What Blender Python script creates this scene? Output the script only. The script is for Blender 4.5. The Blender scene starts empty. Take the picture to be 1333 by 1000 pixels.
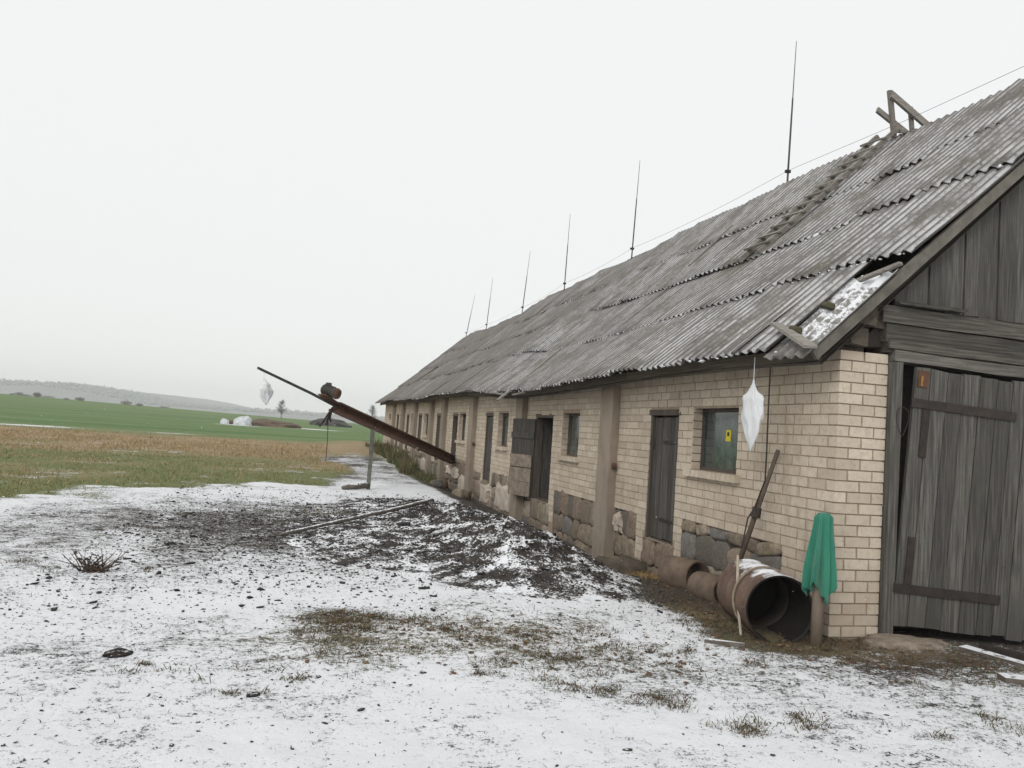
import bpy, bmesh, math, random
import numpy as np
from mathutils import Vector, Matrix, Euler

random.seed(7); rng = np.random.default_rng(11)
scene = bpy.context.scene
COL = scene.collection

# ------------------------------------------------------------------ camera
CAM = np.array([-4.6416, -6.0381, 1.6144]); YAW, PITCH, ROLL, FPX = 0.2629, 0.0589, 0.06734, 1030.0
fw = np.array([math.sin(YAW)*math.cos(PITCH), math.cos(YAW)*math.cos(PITCH), math.sin(PITCH)])
rt = np.array([math.cos(YAW), -math.sin(YAW), 0.0]); up = np.cross(rt, fw)
rt, up = math.cos(ROLL)*rt+math.sin(ROLL)*up, math.cos(ROLL)*up-math.sin(ROLL)*rt
cam = bpy.data.cameras.new('camera'); cam.sensor_width = 36; cam.lens = 36*FPX/1333
cam.clip_start = .05; cam.clip_end = 6000
co = bpy.data.objects.new('camera', cam); COL.objects.link(co)
co.matrix_world = Matrix(((rt[0], up[0], -fw[0], CAM[0]), (rt[1], up[1], -fw[1], CAM[1]), (rt[2], up[2], -fw[2], CAM[2]), (0, 0, 0, 1)))
scene.camera = co

# ------------------------------------------------------------------ sky and sun (overcast, snowing)
SUN_EL, SUN_AZ = 34, 222          # azimuth clockwise from +Y
w = bpy.data.worlds.new('World'); scene.world = w; w.use_nodes = True
nt = w.node_tree; nt.nodes.clear()
sky = nt.nodes.new('ShaderNodeTexSky'); sky.sky_type = 'NISHITA'; sky.sun_disc = False
sky.sun_elevation = math.radians(SUN_EL); sky.sun_rotation = math.radians(SUN_AZ)
sc = nt.nodes.new('ShaderNodeVectorMath'); sc.operation = 'SCALE'; sc.inputs['Scale'].default_value = .08
nt.links.new(sky.outputs[0], sc.inputs[0])
mx = nt.nodes.new('ShaderNodeMix'); mx.data_type = 'RGBA'; mx.inputs[0].default_value = .93
nt.links.new(sc.outputs[0], mx.inputs[6]); mx.inputs[7].default_value = (.905, .91, .905, 1)
bg = nt.nodes.new('ShaderNodeBackground'); bg.inputs[1].default_value = 1.0
ow = nt.nodes.new('ShaderNodeOutputWorld')
nt.links.new(mx.outputs[2], bg.inputs[0]); nt.links.new(bg.outputs[0], ow.inputs[0])
sl = bpy.data.lights.new('sun', 'SUN'); sl.energy = 1.3; sl.angle = math.radians(28); sl.color = (1, .985, .96)
so = bpy.data.objects.new('sun', sl); COL.objects.link(so)
a, e_ = math.radians(SUN_AZ), math.radians(SUN_EL)
sd = Vector((math.sin(a)*math.cos(e_), math.cos(a)*math.cos(e_), math.sin(e_)))
so.rotation_euler = sd.to_track_quat('Z', 'Y').to_euler(); so.location = (-10, -10, 20)
vs = scene.view_settings; vs.view_transform = 'Standard'; vs.look = 'None'; vs.exposure = 0.10; vs.gamma = 1; vs.use_curve_mapping = False

# ------------------------------------------------------------------ numeric helpers
def hsh(i, j, s):
    v = np.sin(i*127.1+j*311.7+s*74.7)*43758.5453
    return v-np.floor(v)
def vn(x, y, s=0):
    i = np.floor(x); j = np.floor(y); u = x-i; v = y-j
    u = u*u*(3-2*u); v = v*v*(3-2*v)
    return (hsh(i, j, s)*(1-u)+hsh(i+1, j, s)*u)*(1-v)+(hsh(i, j+1, s)*(1-u)+hsh(i+1, j+1, s)*u)*v
def fbm(x, y, s=0, o=4):
    t = 0; a = .5
    for k in range(o): t = t+a*vn(x*2**k, y*2**k, s+k*13); a *= .5
    return t/(1-.5**o)
def sm(x, a, b):
    t = np.clip((x-a)/(b-a), 0, 1); return t*t*(3-2*t)
def ell(x, y, cx, cy, rx, ry, soft=.35):
    d = np.sqrt(((x-cx)/rx)**2+((y-cy)/ry)**2); return 1-sm(d, 1-soft, 1+soft)

def ground_z(x, y):
    x = np.asarray(x, float); y = np.asarray(y, float)
    z = -.24*np.exp(-((x+.1)/.55)**2)*sm(y, 2.2, 4.2)*(1-sm(y, 19, 26))
    z = z+.30*sm(y, 20, 36)*sm(x, -4, -.5)*(1-sm(y, 45, 60))
    near = 1-sm(np.hypot(x+4, y), 25, 60)
    z = z+near*(.05*(fbm(x*.6, y*.6, 3)-.5)+.03*(fbm(x*3, y*3, 4)-.5)+.018*(fbm(x*11, y*11, 5)-.5))*sm(y, -30, -8)
    z = z+.10*(fbm(x*.4, y*.4, 8)-.5)*sm(y, 9, 16)*sm(-x, 2.5, 5)
    rise = np.clip(.75+(-x-18)/75*1.5, .3, 6)
    z = z+rise*sm(y, 45, 260)-14*sm(y, 330, 900)
    return z

def make_mesh(name, V, F, smooth=False):
    """V (n,3) array, F (m,k) array of equal-size faces"""
    V = np.asarray(V, np.float32); F = np.asarray(F, np.int32)
    me = bpy.data.meshes.new(name); me.vertices.add(len(V)); me.vertices.foreach_set('co', V.ravel())
    k = F.shape[1]; me.loops.add(F.size); me.loops.foreach_set('vertex_index', F.ravel())
    me.polygons.add(len(F)); me.polygons.foreach_set('loop_start', np.arange(0, F.size, k, dtype=np.int32))
    me.polygons.foreach_set('use_smooth', np.full(len(F), smooth))
    me.update(calc_edges=True); return me
def obj(name, me, mat=None, parent=None, loc=None, rot=None, scale=None):
    o = bpy.data.objects.new(name, me); COL.objects.link(o)
    if mat is not None and me is not None and not me.materials: me.materials.append(mat)
    if parent is not None: o.parent = parent
    if loc is not None: o.location = loc
    if rot is not None: o.rotation_euler = rot
    if scale is not None: o.scale = scale
    return o
def empty(name, loc=(0, 0, 0), rot=(0, 0, 0)):
    o = bpy.data.objects.new(name, None); COL.objects.link(o); o.location = loc; o.rotation_euler = rot
    o.empty_display_size = .1; return o
def tag(o, label=None, cat=None, group=None, kind=None):
    if label: o['label'] = label
    if cat: o['category'] = cat
    if group: o['group'] = group
    if kind: o['kind'] = kind
    return o

class MB:
    """collects shapes into one mesh"""
    def __init__(s): s.v = []; s.f = []
    def add(s, V, F):
        n = len(s.v); s.v += [tuple(p) for p in V]; s.f += [tuple(i+n for i in f) for f in F]; return s
    def box(s, a, b, j=0):
        x0, y0, z0 = a; x1, y1, z1 = b
        V = [(x0, y0, z0), (x1, y0, z0), (x1, y1, z0), (x0, y1, z0), (x0, y0, z1), (x1, y0, z1), (x1, y1, z1), (x0, y1, z1)]
        if j: V = [tuple(c+random.uniform(-j, j) for c in p) for p in V]
        return s.add(V, [(0, 3, 2, 1), (4, 5, 6, 7), (0, 1, 5, 4), (1, 2, 6, 5), (2, 3, 7, 6), (3, 0, 4, 7)])
    def bar(s, p, q, w, h, upv=(0, 0, 1), j=0):
        p = Vector(p); q = Vector(q); d = (q-p).normalized(); u = Vector(upv); sd_ = d.cross(u).normalized(); u = sd_.cross(d)
        V = []
        for c in (p, q):
            for a, b in ((-1, -1), (1, -1), (1, 1), (-1, 1)):
                V.append(c+sd_*(a*w/2+random.uniform(-j, j))+u*(b*h/2+random.uniform(-j, j)))
        return s.add(V, [(0, 3, 2, 1), (4, 5, 6, 7), (0, 1, 5, 4), (1, 2, 6, 5), (2, 3, 7, 6), (3, 0, 4, 7)])
    def tube(s, pts, r, n=8, cap=True):
        pts = [Vector(p) for p in pts]; m = len(pts); rr = r if isinstance(r, (list, tuple)) else [r]*m
        V = []; F = []; ref = None
        for i, p in enumerate(pts):
            d = (pts[min(i+1, m-1)]-pts[max(i-1, 0)]).normalized()
            if ref is None: ref = Vector((0, 0, 1)) if abs(d.z) < .9 else Vector((1, 0, 0))
            u = d.cross(ref).normalized(); v = u.cross(d); ref = v
            ref = v
            for k in range(n):
                a = 2*math.pi*k/n; V.append(p+(u*math.cos(a)+v*math.sin(a))*rr[i])
        for i in range(m-1):
            for k in range(n):
                F.append((i*n+k, i*n+(k+1) % n, (i+1)*n+(k+1) % n, (i+1)*n+k))
        if cap: F.append(tuple(range(n-1, -1, -1))); F.append(tuple((m-1)*n+k for k in range(n)))
        return s.add(V, F)
    def lathe(s, prof, n=24, M=Matrix()):
        V = []; F = []; m = len(prof)
        for r, h in prof:
            for k in range(n):
                a = 2*math.pi*k/n; V.append(M @ Vector((r*math.cos(a), r*math.sin(a), h)))
        for i in range(m-1):
            for k in range(n): F.append((i*n+k, i*n+(k+1) % n, (i+1)*n+(k+1) % n, (i+1)*n+k))
        return s.add(V, F)
    def build(s, name, mat, parent=None, smooth=False, **k):
        me = bpy.data.meshes.new(name); me.from_pydata(s.v, [], s.f); me.update()
        bm = bmesh.new(); bm.from_mesh(me); bmesh.ops.recalc_face_normals(bm, faces=bm.faces); bm.to_mesh(me); bm.free()
        if smooth:
            for p in me.polygons: p.use_smooth = True
        return obj(name, me, mat, parent, **k)

# ------------------------------------------------------------------ material helpers
class NT:
    def __init__(s, name):
        s.m = bpy.data.materials.new(name); s.m.use_nodes = True; s.t = s.m.node_tree
        s.b = s.t.nodes['Principled BSDF']; s.b.inputs['Roughness'].default_value = .85
        s.b.inputs['Specular IOR Level'].default_value = .3
    def n(s, ty, **k):
        x = s.t.nodes.new(ty)
        for a, b in k.items(): setattr(x, a, b)
        return x
    def l(s, a, b): s.t.links.new(a, b)
    def pos(s, scale=(1, 1, 1)):
        g = s.n('ShaderNodeNewGeometry'); m = s.n('ShaderNodeVectorMath', operation='MULTIPLY'); m.inputs[1].default_value = scale
        s.l(g.outputs['Position'], m.inputs[0]); return m.outputs[0]
    def noise(s, vec, scale=1, detail=6, rough=.6, dist=0):
        x = s.n('ShaderNodeTexNoise'); x.inputs['Scale'].default_value = scale; x.inputs['Detail'].default_value = detail
        x.inputs['Roughness'].default_value = rough; x.inputs['Distortion'].default_value = dist
        s.l(vec, x.inputs['Vector']); return x.outputs['Fac']
    def math(s, op, a, b=None, clamp=False):
        x = s.n('ShaderNodeMath', operation=op); x.use_clamp = clamp
        for i, v in ((0, a), (1, b)):
            if v is None: continue
            if isinstance(v, (int, float)): x.inputs[i].default_value = v
            else: s.l(v, x.inputs[i])
        return x.outputs[0]
    def ramp(s, fac, a, b):
        x = s.n('ShaderNodeMapRange'); x.interpolation_type = 'SMOOTHSTEP'; x.inputs[1].default_value = a; x.inputs[2].default_value = b
        s.l(fac, x.inputs[0]); return x.outputs[0]
    def mix(s, f, a, b, mode='MIX'):
        x = s.n('ShaderNodeMix', data_type='RGBA', blend_type=mode)
        for i, v in ((0, f), (6, a), (7, b)):
            if isinstance(v, (int, float)): x.inputs[i].default_value = v
            elif isinstance(v, tuple): x.inputs[i].default_value = (*v, 1) if len(v) == 3 else v
            else: s.l(v, x.inputs[i])
        return x.outputs[2]
    def rand(s):
        o = s.n('ShaderNodeObjectInfo'); g = s.n('ShaderNodeNewGeometry')
        return s.math('FRACT', s.math('ADD', o.outputs['Random'], s.math('MULTIPLY', g.outputs['Random Per Island'], 7.31)))
    def bump(s, h, strength=.4, dist=.01):
        x = s.n('ShaderNodeBump'); x.inputs['Strength'].default_value = strength; x.inputs['Distance'].default_value = dist
        s.l(h, x.inputs['Height']); s.l(x.outputs[0], s.b.inputs['Normal'])
    def upz(s):
        g = s.n('ShaderNodeNewGeometry'); x = s.n('ShaderNodeSeparateXYZ'); s.l(g.outputs['Normal'], x.inputs[0]); return x.outputs[2]
    def col(s, c): s.l(c, s.b.inputs['Base Color'])
    def rough(s, r):
        if isinstance(r, (int, float)): s.b.inputs['Roughness'].default_value = r
        else: s.l(r, s.b.inputs['Roughness'])

SNOW = (.745, .755, .775)
def m_plain(name, c1, c2, scale=8, rough=.85, bump=.3, stretch=(1, 1, 1), metal=0, dist=.006):
    t = NT(name); n = t.noise(t.pos(stretch), scale, 8, .65); f = t.ramp(n, .3, .7)
    c = t.mix(f, c1, c2); r = t.rand(); c = t.mix(t.math('MULTIPLY', r, .35), c, tuple(x*.6 for x in c1)); t.col(c); t.rough(rough)
    t.b.inputs['Metallic'].default_value = metal
    if bump: t.bump(t.noise(t.pos(stretch), scale*4, 8, .7), bump, dist)
    return t.m
def m_wood(name, axis, tones, moss=.15):
    """weathered boards; grain along axis (0,1,2)"""
    t = NT(name); sc_ = [55, 55, 55]; sc_[axis] = 2.2
    r = t.rand(); off = t.n('ShaderNodeVectorMath', operation='ADD'); t.l(t.pos(tuple(sc_)), off.inputs[0])
    cb = t.n('ShaderNodeCombineXYZ')
    for i in range(3): t.l(t.math('MULTIPLY', r, 91.7+i*33), cb.inputs[i])
    t.l(cb.outputs[0], off.inputs[1]); v = off.outputs[0]
    g = t.noise(v, 1, 5, .6); big = t.noise(t.pos(), 1.7, 5, .6)
    c = t.mix(t.ramp(g, .36, .66), tones[0], tones[1])
    c = t.mix(t.ramp(big, .45, .72), c, tones[2])
    c = t.mix(t.math('MULTIPLY', t.ramp(t.noise(t.pos(), 4, 6, .7), .52, .75), moss), c, (.07, .085, .035))
    c = t.mix(t.math('MULTIPLY', r, .5), c, tuple(x*.45 for x in tones[0]))
    kn = t.n('ShaderNodeTexVoronoi'); s2 = [7, 7, 7]; s2[axis] = 3; t.l(t.pos(tuple(s2)), kn.inputs['Vector'])
    c = t.mix(t.math('SUBTRACT', 1, t.ramp(kn.outputs['Distance'], .05, .12)), c, (.02, .018, .016))
    t.col(c); t.rough(.9); t.bump(g, .6, .006); return t.m

# brick
t = NT('sand_lime_brick'); r = t.rand(); big = t.noise(t.pos(), .9, 5, .6); fine = t.noise(t.pos(), 14, 8, .7)
c = t.mix(r, (.455, .385, .30), (.58, .50, .40))
c = t.mix(t.ramp(t.math('FRACT', t.math('MULTIPLY', r, 17.3)), .86, 1.0), c, (.44, .36, .285))
c = t.mix(t.math('MULTIPLY', t.ramp(fine, .42, .75), .6), c, (.34, .275, .205))
c = t.mix(t.math('MULTIPLY', t.ramp(big, .52, .75), .45), c, (.36, .285, .22))
g = t.noise(t.pos((1, 1, .35)), 2.3, 6, .65)
c = t.mix(t.math('MULTIPLY', t.ramp(g, .58, .78), .55), c, (.33, .33, .20))
c = t.mix(t.math('MULTIPLY', t.ramp(t.noise(t.pos((1, 1, .25)), 2.1, 7, .7), .54, .76), .6), c, (.23, .175, .135))
c = t.mix(t.math('MULTIPLY', t.ramp(t.noise(t.pos(), 34, 5, .75), .56, .70), .6), c, (.23, .18, .13))
t.col(c); t.rough(.93); t.bump(t.math('ADD', fine, t.noise(t.pos(), 70, 4, .7)), .35, .006); BRICK = t.m
MORTAR = m_plain('mortar', (.37, .295, .215), (.24, .185, .135), 9, .95, .6)
CONC = m_plain('pilaster_plaster', (.30, .25, .195), (.215, .175, .135), 2.6, .95, .35, (1, 1, .5))
# field stones, each its own tone
t = NT('field_stone'); r = t.rand()
cr = t.n('ShaderNodeValToRGB'); cr.color_ramp.interpolation = 'CONSTANT'
pal = [(0, (.27, .215, .155)), (.2, (.19, .15, .11)), (.38, (.16, .155, .15)), (.50, (.36, .30, .23)), (.64, (.23, .17, .125)), (.82, (.30, .26, .20)), (.92, (.11, .10, .09))]
el = cr.color_ramp.elements
el[0].position = 0; el[0].color = (*pal[0][1], 1); el[1].position = pal[1][0]; el[1].color = (*pal[1][1], 1)
for p_, c_ in pal[2:]: x = el.new(p_); x.color = (*c_, 1)
t.l(r, cr.inputs[0]); n1 = t.noise(t.pos(), 9, 8, .75); n2 = t.noise(t.pos(), 45, 4, .7)
c = t.mix(t.math('MULTIPLY', t.ramp(n1, .38, .64), .75), cr.outputs[0], (.11, .085, .06))
c = t.mix(t.math('MULTIPLY', t.ramp(t.noise(t.pos(), 5, 6, .7), .52, .7), .5), c, (.10, .10, .045))
c = t.mix(t.math('MULTIPLY', t.ramp(n2, .5, .75), .4), c, (.45, .42, .37)); t.col(c); t.bump(n1, .7, .02); STONE = t.m
RUBBLE = m_plain('foundation_mortar', (.075, .06, .047), (.035, .03, .025), 5, .95, .8, dist=.02)
PLASTER = m_plain('old_lime_plaster', (.56, .49, .41), (.34, .28, .22), 4, .95, .5, dist=.01)
WOOD_V = m_wood('weathered_board', 2, [(.06, .056, .05), (.145, .137, .12), (.085, .08, .07)])
WOOD_D = m_wood('dark_door_board', 2, [(.055, .05, .045), (.12, .11, .098), (.075, .062, .05)], .1)
WOOD_X = m_wood('weathered_beam_crosswise', 0, [(.05, .046, .039), (.13, .12, .10), (.07, .064, .054)])
WOOD_Y = m_wood('weathered_beam_lengthwise', 1, [(.09, .075, .058), (.19, .16, .125), (.13, .105, .075)])
WOOD_L = m_wood('pale_grey_timber', 0, [(.20, .18, .155), (.33, .31, .28), (.24, .22, .19)], .25)
WOOD_LD = m_wood('grey_lintel_timber', 0, [(.10, .093, .08), (.20, .19, .165), (.14, .13, .11)], .3)
LOG = m_plain('old_log', (.135, .11, .082), (.055, .045, .036), 6, .95, .7, dist=.012)
IRON = m_plain('black_iron', (.022, .019, .017), (.05, .036, .028), 12, .7, .3)
RUST = m_plain('rusty_steel', (.155, .075, .045), (.06, .035, .026), 7, .85, .4)
DARKMETAL = m_plain('dark_steel', (.05, .045, .042), (.10, .085, .075), 9, .6, .2)
# roof sheets
t = NT('fibre_cement_sheet'); r = t.rand()
st = t.noise(t.pos((2.2, 16, 2.2)), 1, 7, .7); sp = t.noise(t.pos(), 38, 6, .75); pt = t.noise(t.pos(), 1.1, 6, .65)
c = t.mix(t.ramp(st, .35, .68), (.125, .115, .105), (.235, .22, .205))
c = t.mix(t.math('MULTIPLY', r, .6), c, (.15, .138, .128))
c = t.mix(t.math('MULTIPLY', t.ramp(pt, .45, .7), .5), c, (.14, .13, .095))
c = t.mix(t.math('MULTIPLY', t.ramp(sp, .5, .68), .6), c, (.065, .06, .05))
c = t.mix(t.math('MULTIPLY', t.ramp(t.noise(t.pos(), 21, 6, .75), .56, .7), .5), c, (.42, .42, .41))
tc = t.n('ShaderNodeTexCoord'); sx = t.n('ShaderNodeSeparateXYZ'); t.l(tc.outputs['Object'], sx.inputs[0])
ph = t.math('COSINE', t.math('MULTIPLY', t.math('ADD', sx.outputs[0], .052), 2*math.pi/.15))      # +1 on the camera-side flanks of the waves
val = t.math('MULTIPLY', t.ramp(ph, .05, .8), t.ramp(t.noise(t.pos(), 1.5, 8, .72), .36, .60))
val = t.math('MULTIPLY', val, t.ramp(t.noise(t.pos(), 16, 5, .7), .28, .5))
c = t.mix(t.math('MULTIPLY', val, .58), c, SNOW)                # thin snow, put on near flanks to paint the waves' light-and-dark relief
t.col(c); t.rough(.95); t.bump(sp, .4, .006); SHEET = t.m
def m_snowy(name, c1, c2, amount, scale=30, patch=0.0):
    t = NT(name); n = t.noise(t.pos(), 9, 7, .7); c = t.mix(t.ramp(n, .35, .7), c1, c2)
    s1 = t.noise(t.pos(), scale, 7, .72); k = t.math('ADD', t.math('MULTIPLY', t.math('SUBTRACT', t.upz(), .55), 1.1), t.math('MULTIPLY', t.math('SUBTRACT', s1, .5), 2.2))
    k = t.math('ADD', k, t.math('MULTIPLY', t.math('SUBTRACT', t.noise(t.pos(), 2.6, 5, .65, .5), .5), patch))
    f = t.ramp(t.math('ADD', k, amount), 0.0, .28); c = t.mix(f, c, SNOW); t.col(c); t.rough(.9); t.bump(t.math('ADD', n, s1), .5, .012); return t.m
SNOWSHEET = m_snowy('snow_dusted_sheet', (.16, .15, .14), (.27, .26, .24), .05, 14)
MANURE = m_snowy('manure', (.022, .019, .017), (.055, .043, .034), -.42, 34, 3.0)
CLOD = m_snowy('manure_clod', (.014, .013, .012), (.05, .04, .033), -.42, 26)
SNOWWOOD = m_snowy('snow_dusted_wood', (.10, .085, .07), (.17, .15, .13), -.12, 16, 1.6)
DEBRIS = m_snowy('ground_debris', (.03, .027, .024), (.085, .07, .055), -.40, 60)
SNOWM = m_plain('snow', SNOW, (.78, .80, .83), 20, .9, .3)
# ground
t = NT('ground_cover'); at = t.n('ShaderNodeVertexColor'); at.layer_name = 'cover'
sp_ = t.n('ShaderNodeSeparateColor'); t.l(at.outputs[0], sp_.inputs[0]); cs, cg, cb_ = sp_.outputs[0], sp_.outputs[1], sp_.outputs[2]
n0 = t.noise(t.pos(), 1.3, 5, .6); n1 = t.noise(t.pos((1, 1.3, 1)), 7, 8, .72, .4); n2 = t.noise(t.pos(), 31, 6, .72); n3 = t.noise(t.pos(), 95, 4, .7)
soil = t.mix(t.ramp(n2, .35, .68), (.030, .026, .023), (.085, .068, .052)); soil = t.mix(t.ramp(n1, .5, .7), soil, (.055, .05, .045))
lf = t.noise(t.pos((.25, 1.6, 1)), .09, 7, .7)
grn = t.mix(t.ramp(n1, .35, .7), (.10, .125, .04), (.18, .18, .07)); far = t.mix(t.ramp(lf, .35, .65), (.060, .125, .026), (.125, .18, .055))
pp = t.n('ShaderNodeSeparateXYZ'); t.l(t.pos(), pp.inputs[0]); grn = t.mix(t.ramp(pp.outputs[1], 38, 56), grn, far)
brn = t.mix(t.ramp(n1, .35, .7), (.24, .16, .085), (.34, .26, .15)); brn = t.mix(t.ramp(n0, .5, .72), brn, (.17, .15, .06))
c = t.mix(cg, soil, grn); c = t.mix(cb_, c, brn)
mixn = t.math('ADD', t.math('ADD', t.math('MULTIPLY', n0, .18), t.math('MULTIPLY', n1, .27)), t.math('ADD', t.math('MULTIPLY', n2, .28), t.math('MULTIPLY', n3, .27)))
f = t.ramp(t.math('ADD', t.math('MULTIPLY', t.math('SUBTRACT', mixn, .5), 5.6), cs), .33, .66)
dust = t.mix(t.math('MULTIPLY', t.ramp(n3, .45, .75), .30), SNOW, (.50, .49, .48)); dust = t.mix(t.math('MULTIPLY', t.ramp(n1, .4, .7), .22), dust, (.60, .60, .61))
c = t.mix(f, c, dust); t.col(c); t.rough(.92)
t.bump(t.math('ADD', t.math('MULTIPLY', f, .5), t.math('ADD', n2, t.math('MULTIPLY', n1, 1.5))), .5, .02); GROUND = t.m

# ------------------------------------------------------------------ ground sheet
def graded(a, b, step, lo, hi, g=1.07):
    L = [a]; s_ = step
    while L[-1] > lo: s_ *= g; L.append(L[-1]-s_)
    R = [b]; s_ = step
    while R[-1] < hi: s_ *= g; R.append(R[-1]+s_)
    return np.array(L[::-1][:-1]+list(np.arange(a, b-1e-6, step))+R)
def cover(x, y):
    """snow, green, brown fractions of the ground cover"""
    n = fbm(x*.35, y*.35, 21)-.5; n2 = fbm(x*1.3, y*1.3, 22)-.5; n4 = fbm(x*.9, y*.9, 30)
    edge = 8.4+(x+9)*1.12+n*3.5+n2*5.0
    field = sm(y, edge-1.1, edge+.9)*(1-sm(x, -3.7+n*1.5, -3.0+n*1.5)*(1-sm(y, 27+n*4, 31+n*4)))
    snow = .84+n2*.14+(n4-.5)*.22+0*x
    snow = snow-.36*ell(x, y, -4.3, 6.4, 2.8, 2.7, .9)-.22*ell(x, y, -3.0, 7.0, 2.2, 3.5, .7)-.14*ell(x, y, -5.6, 4.6, 2.6, 2.4, .7)
    snow = snow-.10*sm(-x, 4.5, 8)
    snow = snow-.34*ell(x, y, -3.2, .1, 1.35, .75, .8)-.30*ell(x, y, -4.15, .62, .42, .28, .6)-.22*ell(x, y, -2.3, -.95, 1.0, .55, .8)-.14*ell(x, y, -4.9, -.4, .9, 1.1, .8)
    snow = snow-.58*ell(x, y, 1.2, -.45, 1.75, .62, .7)-.22*ell(x, y, .2, -1.1, 1.4, .7, .8)-.10*ell(x, y, -.3, -2.2, 1.3, .5, .7)
    # wet soil strip along the wall
    strip = sm(x, -1.25+.4*n2, -.75+.4*n2)*(1-sm(y, 20, 24))*sm(y, -.35, .5)
    snow = snow-1.2*strip-.9*ell(x, y, -.45, -.1, .6, .35, .4)
    pathb = sm(y, 14, 17)*sm(x, -4.2, -3.2); snow = np.where(pathb > .01, snow-(.30+.6*np.maximum(n2*2.2, 0))*pathb, snow)
    green = .35*ell(x, y, -3.0, -.1, 2.0, 1.2, .6)+.15*sm(n4, .5, .7)
    green = np.maximum(green, .8*sm(x, -1.5, -1.0)*sm(y, 16.5, 20))
    brown = .25*ell(x, y, -3.4, .1, 1.4, .8, .6)+.35*ell(x, y, .2, -.3, .9, .4, .6)+.5*strip*sm(n4, .5, .7)*(1-sm(y, 1.5, 4))
    # meadow
    fb = sm(y+n*14, 20, 29)*(1-sm(y+n*14, 41, 49)); fb = np.maximum(fb, .35*sm(n4, .45, .65)*sm(y, edge+2, edge+6)*(1-sm(y, 43, 48)))
    msnow = .05+.33*sm(n4+n2*.5, .62, .8)*(1-sm(y, 25, 40))+.5*(1-sm(y, edge, edge+1.4))
    strip2 = np.exp(-((y-47.5-4*(fbm(x*.11, y*.05, 43)-.5))/(.5+1.6*vn(x*.13, y*0, 44)))**2)*sm(fbm(x*.08, y*.02, 41), .40, .52)*sm(-x, 9, 13)
    strip3 = np.exp(-((y-96-.5*(x+10))/2.2)**2)*sm(x, -16, -11)*(1-sm(x, 0, 6))
    msnow = np.maximum(msnow, np.maximum(.95*strip2, .9*strip3))
    snow = snow*(1-field)+msnow*field; green = green*(1-field)+field; brown = brown*(1-field)+fb*field
    return np.clip(np.stack([snow, green, brown], -1), 0, 1)
xs = graded(-7.6, 2.0, .04, -2600, 2600); ys = graded(-3.6, 11.5, .04, -1800, 2600, 1.06)
X, Y = np.meshgrid(xs, ys, indexing='ij'); Z = ground_z(X, Y)
V = np.stack([X, Y, Z], -1).reshape(-1, 3); ny = len(ys)
I = np.arange(len(xs)-1)[:, None]*ny+np.arange(ny-1)[None]; F = np.stack([I, I+ny, I+ny+1, I+1], -1).reshape(-1, 4)
me = make_mesh('ground', V, F, True)
ca = me.color_attributes.new('cover', 'FLOAT_COLOR', 'POINT'); cv = np.ones((len(V), 4), np.float32); cv[:, :3] = cover(V[:, 0], V[:, 1]); ca.data.foreach_set('color', cv.ravel())
g_ = obj('ground', me, GROUND); tag(g_, 'farmyard ground thinly covered with snow, running into meadow and green field', kind='structure')
g_['label'] = 'farmyard ground thinly covered with snow, running into meadow and green field'

# ------------------------------------------------------------------ manure heap (its own thing, lying on the ground)
def heap_h(x, y):
    G = lambda cx, cy, rx, ry: np.exp(-((x-cx)/rx)**2-((y-cy)/ry)**2)
    h = .40*G(-1.80, 3.5, .80, 1.4)+.24*G(-1.75, 5.6, .7, 1.5)+.25*G(-1.95, 7.9, .75, 1.4)+.10*G(-3.3, 5.2, 1.4, 2.4)+.13*G(-2.7, 9.6, .9, 1.2)
    env = np.clip(h/.25, 0, 1)
    h = h+env*(.16*(fbm(x*1.9, y*1.9, 51)-.5)+.11*(fbm(x*5, y*5, 52)-.5)+.07*(fbm(x*13, y*13, 53)-.5)+.035*(fbm(x*33, y*33, 54)-.5))
    return h-.035
hx = np.arange(-5.6, -.45, .028); hy = np.arange(.9, 12, .032)
X, Y = np.meshgrid(hx, hy, indexing='ij'); Z = ground_z(X, Y)+heap_h(X, Y)
V = np.stack([X, Y, Z], -1).reshape(-1, 3); ny = len(hy); I = np.arange(len(hx)-1)[:, None]*ny+np.arange(ny-1)[None]
F = np.stack([I, I+ny, I+ny+1, I+1], -1).reshape(-1, 4)
keep = (heap_h(V[:, 0], V[:, 1])[F] > -.02).any(1); F = F[keep]
used = np.unique(F); mp = np.zeros(len(V), int); mp[used] = np.arange(len(used)); me = make_mesh('manure_heap', V[used], mp[F], True)
HEAP = tag(obj('manure_heap', me, MANURE), 'low spread heap of dark manure dusted with snow beside the barn wall', 'heap')
def top_z(x, y): return ground_z(x, y)+np.maximum(heap_h(np.asarray(x, float), np.asarray(y, float)), 0)

# ------------------------------------------------------------------ unit meshes shared by alike pieces
def unit_boxes(name, mat, n=4, j=.02):
    L = []
    for _ in range(n):
        b = MB(); b.box((-.5, -.5, -.5), (.5, .5, .5)); b.v = [tuple(c+random.uniform(-j, 0)*np.sign(c) for c in p) for p in b.v]
        me = bpy.data.meshes.new(name); me.from_pydata(b.v, [], b.f); me.materials.append(mat); L.append(me)
    return L
UB = {}
def piece(name, a, b, mat, parent, rot=None, j=.02):
    """a box piece from corner a to corner b made from shared unit boxes"""
    k = (mat.name, j)
    if k not in UB: UB[k] = unit_boxes(name, mat, 4, j)
    a = Vector(a); b = Vector(b); d = b-a
    return obj(name, random.choice(UB[k]), None, parent, (a+b)/2, rot, (abs(d.x), abs(d.y), abs(d.z)))

# ------------------------------------------------------------------ barn
WL, WT = 37.2, 2.55                       # long wall length, wall top
XR = 8.15                                 # barn width
barn = tag(empty('barn', (0, 0, 0)), 'long low pale brick barn with grey corrugated roof and stone footing', 'barn')
PIL = [4.92, 9.80, 14.55, 18.85, 21.35, 25.25, 28.95, 32.4]       # near edges of the pilasters
PW, PD = .48, .125
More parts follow.
